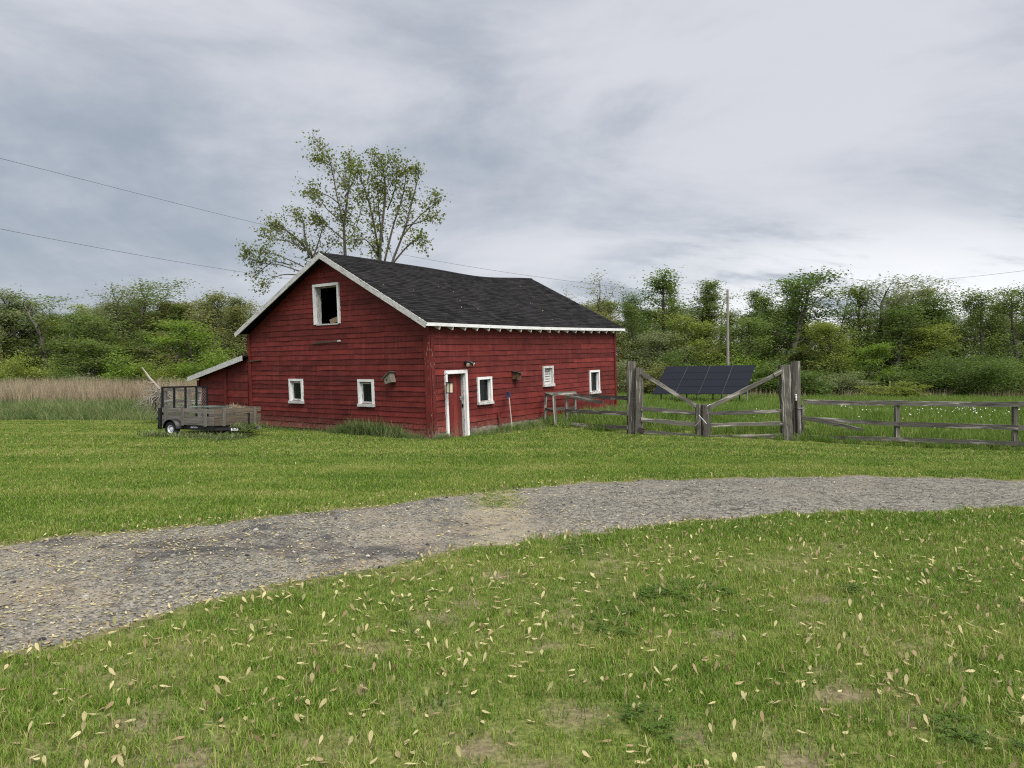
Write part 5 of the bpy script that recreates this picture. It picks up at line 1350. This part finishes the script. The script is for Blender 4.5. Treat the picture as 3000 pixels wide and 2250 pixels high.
def gen_tree(name, seed, Ht, Wd, base=.2, prim=18, leaf=9, lsize=.17, mat='leaf_mid', form='oval', bark='bark', wind=0.0, stems=1, spread=.26):
    g = np.random.default_rng(seed); tb = MB(); anch = []; cl = []
    for st_ in range(stems):
        off = Vector((g.normal(0, .12), g.normal(0, .12), 0)) if stems > 1 else Vector()
        d0 = Vector((g.normal(0, .05 if stems == 1 else .33), g.normal(0, .05 if stems == 1 else .33), 1))
        hs = Ht * (1 if st_ == 0 else g.uniform(.6, .95))
        tp, _ = polyline(g, off - Vector((0, 0, .2)), d0, hs, 8, .05, .04 if stems == 1 else .1)
        r0 = .014 * hs + .02
        if stems > 1: r0 *= .6
        tb.tube(tp, [r0 * (1 - .88 * i / 8) for i in range(9)], 7, jit=.08)
        pk_ = max(3, prim // stems)
        for i in range(pk_):
            f_ = base + (1 - base) * ((i + g.random()) / pk_); f_ = min(f_, .98); t_ = f_ * 8; k0 = int(min(t_, 7)); p = tp[k0].lerp(tp[k0 + 1], t_ - k0)
            rel = (f_ - base) / (1 - base)
            env = {'oval': math.sin(math.pi * (.18 + .75 * rel)) ** .8, 'cone': 1.05 - .85 * rel, 'vase': .35 + .75 * rel if rel < .75 else 1.0, 'round': math.sqrt(max(.05, 1 - (2 * rel - .85) ** 2 * .7))}[form]
            az = i * 2.4 + g.normal(0, .4); el = R(g.uniform(22, 50) + 25 * rel) if form != 'vase' else R(g.uniform(40, 66))
            L = Wd / 2 * env * g.uniform(.72, 1.15) / max(.55, math.cos(el) + .25)
            d = Vector((math.cos(az) * math.cos(el), math.sin(az) * math.cos(el), math.sin(el))) + Vector((wind, 0, 0))
            bp_, bd = polyline(g, p, d, L, 5, .13, .05)
            rb = max(.012, r0 * .42 * (1 - .7 * f_)); tb.tube(bp_, [rb * (1 - .16 * q_) for q_ in range(6)], 5)
            ctone = g.normal(.5, .18)
            for j in range(5):
                ff = .35 + .65 * (j + g.random()) / 5; tt = min(ff, .999) * 5; k1 = int(tt); sp_ = bp_[k1].lerp(bp_[k1 + 1], tt - k1)
                sd_ = (bd + Vector((g.normal(0, .7) + wind, g.normal(0, .7), g.normal(.15, .45)))).normalized(); sl = L * g.uniform(.22, .42)
                tw, _ = polyline(g, sp_, sd_, sl, 3, .2, .04)
                tb.tube(tw, [rb * .4, rb * .3, rb * .2, .004], 4, cap=False)
                for q_ in tw[1:]: anch.append(q_); cl.append(ctone + g.normal(0, .1))
    A_ = np.array([tuple(a) for a in anch]); 
    if leaf:
        P_ = np.repeat(A_, leaf, 0); tn_ = np.clip(np.repeat(np.array(cl), leaf) + g.normal(0, .16, len(P_)), 0, 1)
        P_ = P_ + g.normal(0, 1, P_.shape) * np.array([spread, spread, spread * .85]); P_[:, 2] = np.maximum(P_[:, 2], .1)
        lm = leaves_mesh(name + '_crown', P_, lsize, M[mat], g, tn_, drift=(wind * 1.2, 0, 0), updir=.1)
    else: lm = None
    tm = bpy.data.meshes.new(name + '_trunk'); tm.from_pydata(tb.v, [], tb.f)
    at = tm.attributes.new('gc', 'FLOAT_VECTOR', 'POINT'); at.data.foreach_set('vector', np.array(tb.g, dtype=np.float32).ravel()); tm.materials.append(M[bark])
    # real extents, so that copies can be scaled to size
    allp = np.array([tuple(v_) for v_ in tb.v]); zt = max(allp[:, 2].max(), P_[:, 2].max() if leaf else 0); 
    ex = (np.percentile(P_[:, 0], 97) - np.percentile(P_[:, 0], 3)) if leaf else Wd
    return dict(trunk=tm, crown=lm, h=float(zt), w=float(ex))


M['leaf_mid'] = leafy('mid_green_leaves', (0.073, 0.117, 0.024), (0.157, 0.229, 0.051), (0.132, 0.177, 0.051))
M['leaf_dark'] = leafy('dark_green_leaves', (0.050, 0.094, 0.020), (0.115, 0.182, 0.037), (0.097, 0.149, 0.035))
M['leaf_yellow'] = leafy('yellow_green_leaves', (0.109, 0.155, 0.024), (0.241, 0.293, 0.057), (0.200, 0.240, 0.051))
M['leaf_pale'] = leafy('pale_grey_green_leaves', (0.103, 0.137, 0.060), (0.224, 0.266, 0.135), (0.181, 0.207, 0.112))
M['leaf_olive'] = leafy('olive_young_leaves', (0.109, 0.128, 0.037), (0.230, 0.247, 0.084), (0.211, 0.202, 0.084))
M['leaf_bright'] = leafy('bright_green_leaves', (0.084, 0.155, 0.019), (0.193, 0.293, 0.041), (0.157, 0.247, 0.034))
KIND = {
    'oval': [gen_tree('oval', 1, 9, 3.3, .10, 24, 22, .12, 'leaf_mid', spread=.28), gen_tree('oval', 2, 9, 3.0, .16, 22, 22, .115, 'leaf_mid', spread=.28), gen_tree('oval', 3, 9.5, 3.6, .08, 25, 22, .12, 'leaf_mid', spread=.30), gen_tree('oval', 23, 8.5, 3.4, .22, 20, 22, .115, 'leaf_mid', 'round', spread=.28)],
    'tall': [gen_tree('tall', 4, 10, 2.3, .16, 27, 20, .11, 'leaf_mid', 'cone', spread=.24), gen_tree('tall', 5, 10, 2.1, .24, 24, 20, .11, 'leaf_mid', 'oval', spread=.24), gen_tree('tall', 25, 10, 2.4, .3, 20, 20, .11, 'leaf_mid', 'oval', spread=.26)],
    'sparse': [gen_tree('sparse', 6, 9.5, 3.2, .2, 20, 7, .115, 'leaf_pale', 'vase', spread=.2), gen_tree('sparse', 7, 9.5, 3.0, .25, 20, 7, .115, 'leaf_pale', 'vase', spread=.2)],
    'feather': [gen_tree('feather', 8, 9.5, 3.2, .15, 22, 15, .105, 'leaf_pale', 'vase', wind=-.3, spread=.24), gen_tree('feather', 9, 9.5, 3.0, .15, 22, 15, .105, 'leaf_mid', 'vase', wind=.3, spread=.24)],
    'bare': [gen_tree('bare', 10, 9.5, 3.6, .35, 16, 0, .1, 'leaf_pale', 'vase', bark='bark_grey')],
    'shrub': [gen_tree('shrub', 11, 3.2, 3.0, .05, 30, 20, .105, 'leaf_mid', 'round', stems=5, spread=.25), gen_tree('shrub', 12, 3.0, 3.2, .04, 30, 20, .10, 'leaf_mid', 'round', stems=6, spread=.25), gen_tree('shrub', 13, 3.6, 2.6, .05, 28, 14, .13, 'leaf_mid', 'oval', stems=4, spread=.25)],
    'bush': [gen_tree('bush', 31, 3.5, 6.0, .04, 56, 22, .105, 'leaf_dark', 'round', stems=8, spread=.32)],
}


def place_tree(kind, u, v_top, wpx, Y_, mat, label, group=None, name='tree', cat='tree'):
    p = KIND[kind][rnd.randrange(len(KIND[kind]))]; x_ = (u - 1500) / FOC * Y_; z_ = gnd(x_, Y_)
    Hh = vz(v_top, Y_) - z_; Ww = wpx / FOC * Y_
    t_ = bpy.data.objects.new(name, None); COL.objects.link(t_); t_.location = (x_, Y_, z_); t_.rotation_euler = (0, 0, rnd.uniform(0, 6.28) if kind != 'feather' else rnd.uniform(-.3, .3))
    sxy = Ww / p['w']; sz = Hh / p['h']; t_.scale = (sxy, sxy, sz); tag(t_, label, cat, group); t_.empty_display_size = .3
    for nm in ('trunk', 'crown'):
        if p[nm] is None: continue
        o = bpy.data.objects.new(nm, p[nm]); COL.objects.link(o); o.parent = t_
        if nm == 'crown' and mat: o.material_slots[0].link = 'OBJECT'; o.material_slots[0].material = M[mat]
    return t_


TREES = [
    ('sparse', 1745, 797, 120, 66, 'leaf_olive', 'tall thin crowned tree with pale seed clusters above the far barn eave'),
    ('sparse', 1662, 828, 60, 68, 'leaf_pale', 'thin pale sapling top showing behind the roof end of the barn'),
    ('oval', 1705, 868, 130, 62, 'leaf_olive', 'olive bushy tree directly behind the far barn corner'),
    ('oval', 1862, 848, 95, 66, 'leaf_dark', 'dark compact crown between the barn corner and the pointed tree'),
    ('oval', 1800, 905, 120, 55, 'leaf_olive', 'yellowish young tree beside the barn corner, before the wood'),
    ('tall', 1968, 790, 150, 60, 'leaf_mid', 'pointed mid green tree above the left end of the solar panels'),
    ('tall', 2048, 812, 100, 63, 'leaf_mid', 'narrow green tree just right of the pointed tree'),
    ('oval', 1890, 955, 140, 55, 'leaf_pale', 'low pale tree below the dark compact crown, left of the solar panels'),
    ('sparse', 2112, 826, 100, 70, 'leaf_pale', 'open leaved grey tree standing just left of the utility pole'),
    ('sparse', 2170, 820, 110, 68, 'leaf_mid', 'open leaved green tree standing just right of the utility pole'),
    ('oval', 2285, 770, 190, 58, 'leaf_dark', 'largest dark green tree rising above the right gate posts'),
    ('tall', 2375, 802, 110, 62, 'leaf_mid', 'slim green tree on the right flank of the largest dark tree'),
    ('bare', 2450, 788, 90, 63, None, 'bare dead tree standing above the right wood'),
    ('bare', 2402, 812, 60, 66, None, 'smaller bare stem beside the slim green tree'),
    ('bare', 2085, 815, 70, 70, None, 'leafless grey branches rising behind the narrow green tree'),
    ('tall', 2520, 818, 120, 60, 'leaf_mid', 'green tree with dark tip next to the bare dead tree'),
    ('feather', 2640, 790, 150, 60, 'leaf_pale', 'tall feathery tree with wind blown top above the pasture fence'),
    ('feather', 2712, 802, 120, 62, 'leaf_pale', 'second feathery tree with thin top, right of the tallest feathery one'),
    ('oval', 2612, 872, 150, 56, 'leaf_dark', 'dark tree with a thick ivy clad trunk below the feathery trees'),
    ('oval', 2790, 850, 160, 61, 'leaf_dark', 'flat topped dense dark tree right of the feathery trees'),
    ('oval', 2872, 840, 140, 58, 'leaf_mid', 'rounded mid green tree above the big dark bush'),
    ('oval', 2985, 826, 150, 58, 'leaf_mid', 'rightmost tall tree of the wood, cut by the picture edge'),
    ('oval', 2440, 935, 140, 55, 'leaf_yellow', 'yellow green young tree below the bare dead tree'),
    ('oval', 2705, 935, 120, 55, 'leaf_yellow', 'yellow green slender tree left of the big dark bush'),
    ('oval', 2535, 1000, 120, 53, 'leaf_bright', 'small light green tree between the young yellow tree and the ivy clad trunk'),
    ('oval', 2150, 920, 150, 57, 'leaf_mid', 'mid green tree behind the right end of the solar panels'),
    ('oval', 2045, 905, 140, 56, 'leaf_yellow', 'yellow green tree standing over the middle of the solar panels'),
    ('oval', 60, 840, 150, 66, 'leaf_pale', 'tall grey green tree near the left picture edge'),
    ('sparse', 150, 848, 150, 62, 'leaf_mid', 'open crowned tree right of the tall grey green one'),
    ('oval', -30, 860, 120, 62, 'leaf_pale', 'pale tree cut by the left picture edge'),
    ('oval', 205, 912, 110, 70, 'leaf_olive', 'low olive tree in the dip of the left skyline'),
    ('oval', 280, 868, 130, 62, 'leaf_pale', 'grey green tree where the left skyline climbs again'),
    ('feather', 372, 814, 120, 64, 'leaf_pale', 'feathery tree with blown twigs on the left skyline'),
    ('feather', 460, 802, 140, 62, 'leaf_mid', 'highest darker crown of the left wood'),
    ('oval', 330, 905, 150, 57, 'leaf_mid', 'broad green tree below the feathery left skyline tree'),
    ('oval', 545, 848, 130, 65, 'leaf_olive', 'olive crown right of the highest left crown'),
    ('sparse', 640, 834, 120, 63, 'leaf_pale', 'thin topped pale tree in front of the barn eave'),
    ('oval', 705, 862, 120, 62, 'leaf_olive', 'olive tree whose crown meets the left barn eave'),
    ('sparse', 470, 905, 160, 56, 'leaf_olive', 'thin brownish tree with bare lower stems in the left wood'),
    ('oval', 595, 930, 180, 50, 'leaf_bright', 'rounded bright green tree behind the lean-to shed'),
    ('shrub', 650, 1000, 190, 48, 'leaf_bright', 'bright green bush over the lean-to roof'),
    ('shrub', 400, 1018, 130, 47, 'leaf_bright', 'bright green bush left of the snag of the uprooted stump'),
    ('shrub', 490, 1030, 150, 47, 'leaf_yellow', 'yellow green bush behind the trailer ramp'),
    ('shrub', 80, 1018, 140, 49, 'leaf_yellow', 'yellow green bush beside the reeds at the left edge'),
    ('shrub', -10, 1050, 140, 48, 'leaf_bright', 'light green bush cut by the left edge above the reeds'),
    ('oval', 300, 985, 190, 53, 'leaf_mid', 'dark leafed low tree in the middle of the left wood'),
    ('shrub', 205, 1088, 140, 46, 'leaf_pale', 'grey green low bush behind the reeds, left one'),
    ('shrub', 285, 1094, 130, 45, 'leaf_pale', 'grey green low bush behind the reeds, middle one'),
    ('shrub', 365, 1104, 110, 45, 'leaf_dark', 'dark low bush behind the reeds near the stump'),
    ('shrub', 150, 1062, 120, 50, 'leaf_dark', 'dark bush between the yellow green bush and the grey low bushes'),
    ('bush', 2825, 1003, 285, 50, 'leaf_dark', 'big dark round bush behind the pasture fence'),
    ('shrub', 2960, 1035, 210, 52, 'leaf_mid', 'green bush at the right edge beside the big dark bush'),
    ('shrub', 2345, 1052, 180, 49, 'leaf_dark', 'dark bush right behind the round gate post'),
    ('shrub', 2600, 1112, 140, 47, 'leaf_yellow', 'low pale green bush left of the big dark bush'),
    ('shrub', 2480, 1082, 170, 51, 'leaf_pale', 'grey green bush between the dark gate post bush and the low pale bush'),
    ('shrub', 2235, 1040, 150, 52, 'leaf_mid', 'green bush behind the left of the two right gate posts'),
    ('shrub', 2110, 1015, 170, 53, 'leaf_bright', 'light green bush above the solar panels, below the utility pole'),
    ('shrub', 1990, 1010, 150, 53, 'leaf_dark', 'dark bush above the left half of the solar panels'),
    ('shrub', 1880, 1040, 150, 51, 'leaf_olive', 'olive bush behind the left gate posts'),
    ('shrub', 1780, 1010, 130, 49, 'leaf_pale', 'pale thin bush beside the far barn corner'),
    ('shrub', 1710, 1030, 120, 51, 'leaf_mid', 'green bush half hidden by the far barn corner'),
    ('shrub', 2420, 1045, 150, 53, 'leaf_mid', 'mid green bush under the yellow green young tree'),
    ('shrub', 2700, 1050, 150, 53, 'leaf_mid', 'mid green bush under the yellow green slender tree'),
]
for (kd, u, v_, w_, Y_, mt, lab) in TREES:
    place_tree(kd, u, v_, w_, Y_, mt, lab, None, 'shrub' if kd in ('shrub', 'bush') else ('dead_tree' if kd == 'bare' else 'tree'), 'shrub' if kd in ('shrub', 'bush') else 'tree')
mats_ = ['leaf_mid', 'leaf_pale', 'leaf_dark', 'leaf_olive', 'leaf_mid', 'leaf_yellow']
u = -520
while u < 3560:                                              # the wood behind
    dens = 62
    if not 800 < u < 1560:
        rt = u > 1500
        place_tree(rnd.choice(['oval', 'tall', 'tall']), u, rnd.uniform(880, 940) if rt else rnd.uniform(870, 925), rnd.uniform(90, 140), rnd.uniform(70, 80), rnd.choice(mats_), 'green tree in the back row of the wood', 'trees in the back row of the wood')
        place_tree(rnd.choice(['oval', 'tall', 'shrub']), u + rnd.uniform(-30, 30), rnd.uniform(925, 1060), rnd.uniform(58, 105), rnd.uniform(56, 66), rnd.choice(mats_), 'young leafy tree filling the understory of the wood', 'understory trees of the wood')
    u += dens
SKY_U = [-600, 0, 100, 200, 300, 450, 560, 640, 740, 800, 1600, 1740, 1850, 1965, 2050, 2130, 2280, 2400, 2520, 2640, 2720, 2790, 2880, 3000, 3600]
SKY_V = [860, 880, 845, 905, 860, 808, 850, 840, 875, 880, 880, 850, 860, 800, 820, 850, 790, 860, 850, 810, 820, 855, 845, 830, 840]
u = -480
while u < 3520:
    if not 790 < u < 1600:
        top = np.interp(u, SKY_U, SKY_V) + rnd.uniform(12, 88) + (40 if 2370 < u < 2570 else 0)
        place_tree(rnd.choice(['oval', 'tall', 'tall', 'tall', 'sparse']), u, top, rnd.uniform(58, 98), rnd.uniform(63, 70), rnd.choice(mats_), 'slim green tree in the middle row of the wood', 'trees in the middle row of the wood')
    u += rnd.uniform(30, 48)
for u in (-420, -330, -210, -120, 3120, 3230, 3350, 3460, 900, 1100, 1300, 1480):
    place_tree('oval', u, rnd.uniform(850, 900) if not 800 < u < 1500 else 960, 150, rnd.uniform(58, 66), rnd.choice(mats_), 'green tree of the wood past the picture edge or behind the barn', 'trees beyond the picture edge')

# the three wind blown maples behind the barn


def big_tree(label, Y_, limbs, seed, n_sub, leaf, base_u):
    g = np.random.default_rng(seed); x_ = (base_u - 1500) / FOC * Y_
    t_ = thing('maple_tree', label, 'tree', (x_, Y_, 0)); tb = MB(); anch = []
    for li, (r0, pts) in enumerate(limbs):
        pts = [(u_, v_ + .05 * max(0, 900 - v_)) for (u_, v_) in pts]
        dz = g.normal(0, .45)
        P3 = [Vector(at_px(u_, v_, Y_)) + Vector((0, dz * i / len(pts) * 1.4, 0)) for i, (u_, v_) in enumerate(pts)]
        # smooth
        Q = []
        for i in range(len(P3) - 1):
            for k2 in range(4):
                t = k2 / 4; p0 = P3[max(i - 1, 0)]; p1 = P3[i]; p2 = P3[i + 1]; p3 = P3[min(i + 2, len(P3) - 1)]
                Q.append(.5 * ((2 * p1) + (p2 - p0) * t + (2 * p0 - 5 * p1 + 4 * p2 - p3) * t * t + (3 * p1 - p0 - 3 * p2 + p3) * t ** 3))
        Q.append(P3[-1]); K_ = len(Q)
        tb.tube(Q, [max(.008, .68 * r0 * (1 - .93 * (i / (K_ - 1)))) for i in range(K_)], 7, jit=.06)
        Lt = sum((Q[i + 1] - Q[i]).length for i in range(K_ - 1))
        for j in range(int(n_sub * Lt)):
            f_ = .20 + .70 * g.random() ** .8; t = f_ * (K_ - 1); i = int(min(t, K_ - 2)); p = Q[i].lerp(Q[i + 1], t - i); td = (Q[i + 1] - Q[i]).normalized()
            d = (td * .9 + Vector((g.normal(-.12, .62), g.normal(0, .62), g.normal(.12, .4)))).normalized()
            L = g.uniform(.4, 1.15) * (1.15 - .75 * f_); k3 = 6; pts_ = [p]; dd = d
            for k2 in range(k3):
                dd = (dd + Vector((g.normal(-.10, .12), g.normal(0, .14), g.normal(.03, .12)))).normalized(); pts_.append(pts_[-1] + dd * L / k3)
            rr_ = max(.006, r0 * .16 * (1 - .6 * f_)); tb.tube(pts_, [rr_ * (1 - .13 * k2) for k2 in range(7)], 4, cap=False)
            for k2 in (2, 3, 4, 5, 6):
                if g.random() < .9: anch.append(pts_[k2])
                if g.random() < .35:
                    e_ = pts_[k2] + Vector((g.normal(-.15, .25), g.normal(0, .25), g.normal(.05, .2))); tb.tube([pts_[k2], e_], [rr_ * .4, .003], 3, cap=False); anch.append(e_)
        for i in range(K_ * 3 // 5, K_): anch.append(Q[i])
    A_ = np.array([tuple(a) for a in anch]); P_ = np.repeat(A_, leaf, 0) + g.normal(0, .13, (len(A_) * leaf, 3))
    tn_ = np.clip(g.normal(.5, .25, len(P_)), 0, 1)
    org = np.array(t_.location)
    cm = leaves_mesh('crown', P_ - org, .125, M['leaf_maple'], g, tn_, True, (-1.2, 0, -.1), .2)
    o = bpy.data.objects.new('crown', cm); COL.objects.link(o); o.parent = t_
    tb.build('trunk', M['bark'], t_, True)


M['leaf_maple'] = leafy('maple_leaves', (0.085, 0.115, 0.028), (0.195, 0.235, 0.058), None, 0.55)
big_tree('slender straight maple rising highest behind the barn roof', 34, [
    (.15, [(1010, 1200), (1008, 900), (1007, 750), (1001, 650), (1006, 580), (1012, 500), (1017, 440), (1000, 398)]),
    (.06, [(1003, 625), (990, 560), (980, 490), (965, 430), (937, 400)]), (.05, [(1005, 690), (965, 655), (935, 632), (915, 640)]),
    (.05, [(1007, 700), (1036, 672), (1060, 600), (1065, 545)]), (.05, [(1004, 590), (965, 560), (930, 555), (908, 568)]),
    (.05, [(1010, 560), (1035, 520), (1052, 480), (1060, 455)]), (.045, [(1004, 640), (960, 600), (930, 560), (910, 520)]), (.045, [(1012, 520), (985, 480), (950, 450), (928, 440)])], 3, 4.0, 4, 1010)
big_tree('bushy many stemmed maple standing right of the slender one behind the barn', 33, [
    (.15, [(1125, 1200), (1122, 900), (1117, 770), (1120, 690), (1132, 600), (1136, 530), (1125, 470), (1092, 430)]),
    (.09, [(1118, 800), (1104, 690), (1085, 590), (1062, 510), (1050, 470)]), (.10, [(1128, 850), (1148, 760), (1182, 660), (1206, 560), (1222, 480), (1212, 455)]),
    (.06, [(1172, 690), (1225, 625), (1270, 585), (1298, 560)]), (.08, [(1120, 790), (1150, 660), (1178, 570), (1190, 500), (1180, 470)]),
    (.07, [(1140, 780), (1195, 715), (1240, 690), (1252, 735)]), (.06, [(1118, 760), (1080, 700), (1055, 690), (1045, 710)]), (.06, [(1122, 700), (1110, 610), (1105, 530), (1095, 470)]),
    (.05, [(1186, 650), (1235, 640), (1265, 630), (1290, 640)]), (.05, [(1135, 600), (1160, 540), (1168, 480), (1150, 445)])], 8, 4.4, 4, 1120)
big_tree('maple leaning far left over the gable behind the barn', 34.5, [
    (.13, [(985, 1200), (960, 900), (915, 755), (880, 705), (840, 665), (800, 640), (768, 625)]), (.07, [(905, 745), (886, 670), (872, 615), (842, 580)]),
    (.06, [(930, 800), (860, 760), (790, 735), (725, 735)]), (.05, [(880, 790), (820, 770), (765, 765), (712, 740)]), (.05, [(870, 800), (830, 800), (795, 815), (770, 850)]),
    (.06, [(915, 755), (935, 690), (945, 640), (930, 620)]), (.05, [(895, 725), (840, 695), (800, 690), (765, 670)]), (.05, [(925, 760), (960, 720), (985, 690)]), (.045, [(850, 770), (800, 760), (760, 790), (735, 810)])], 13, 3.8, 4, 985)
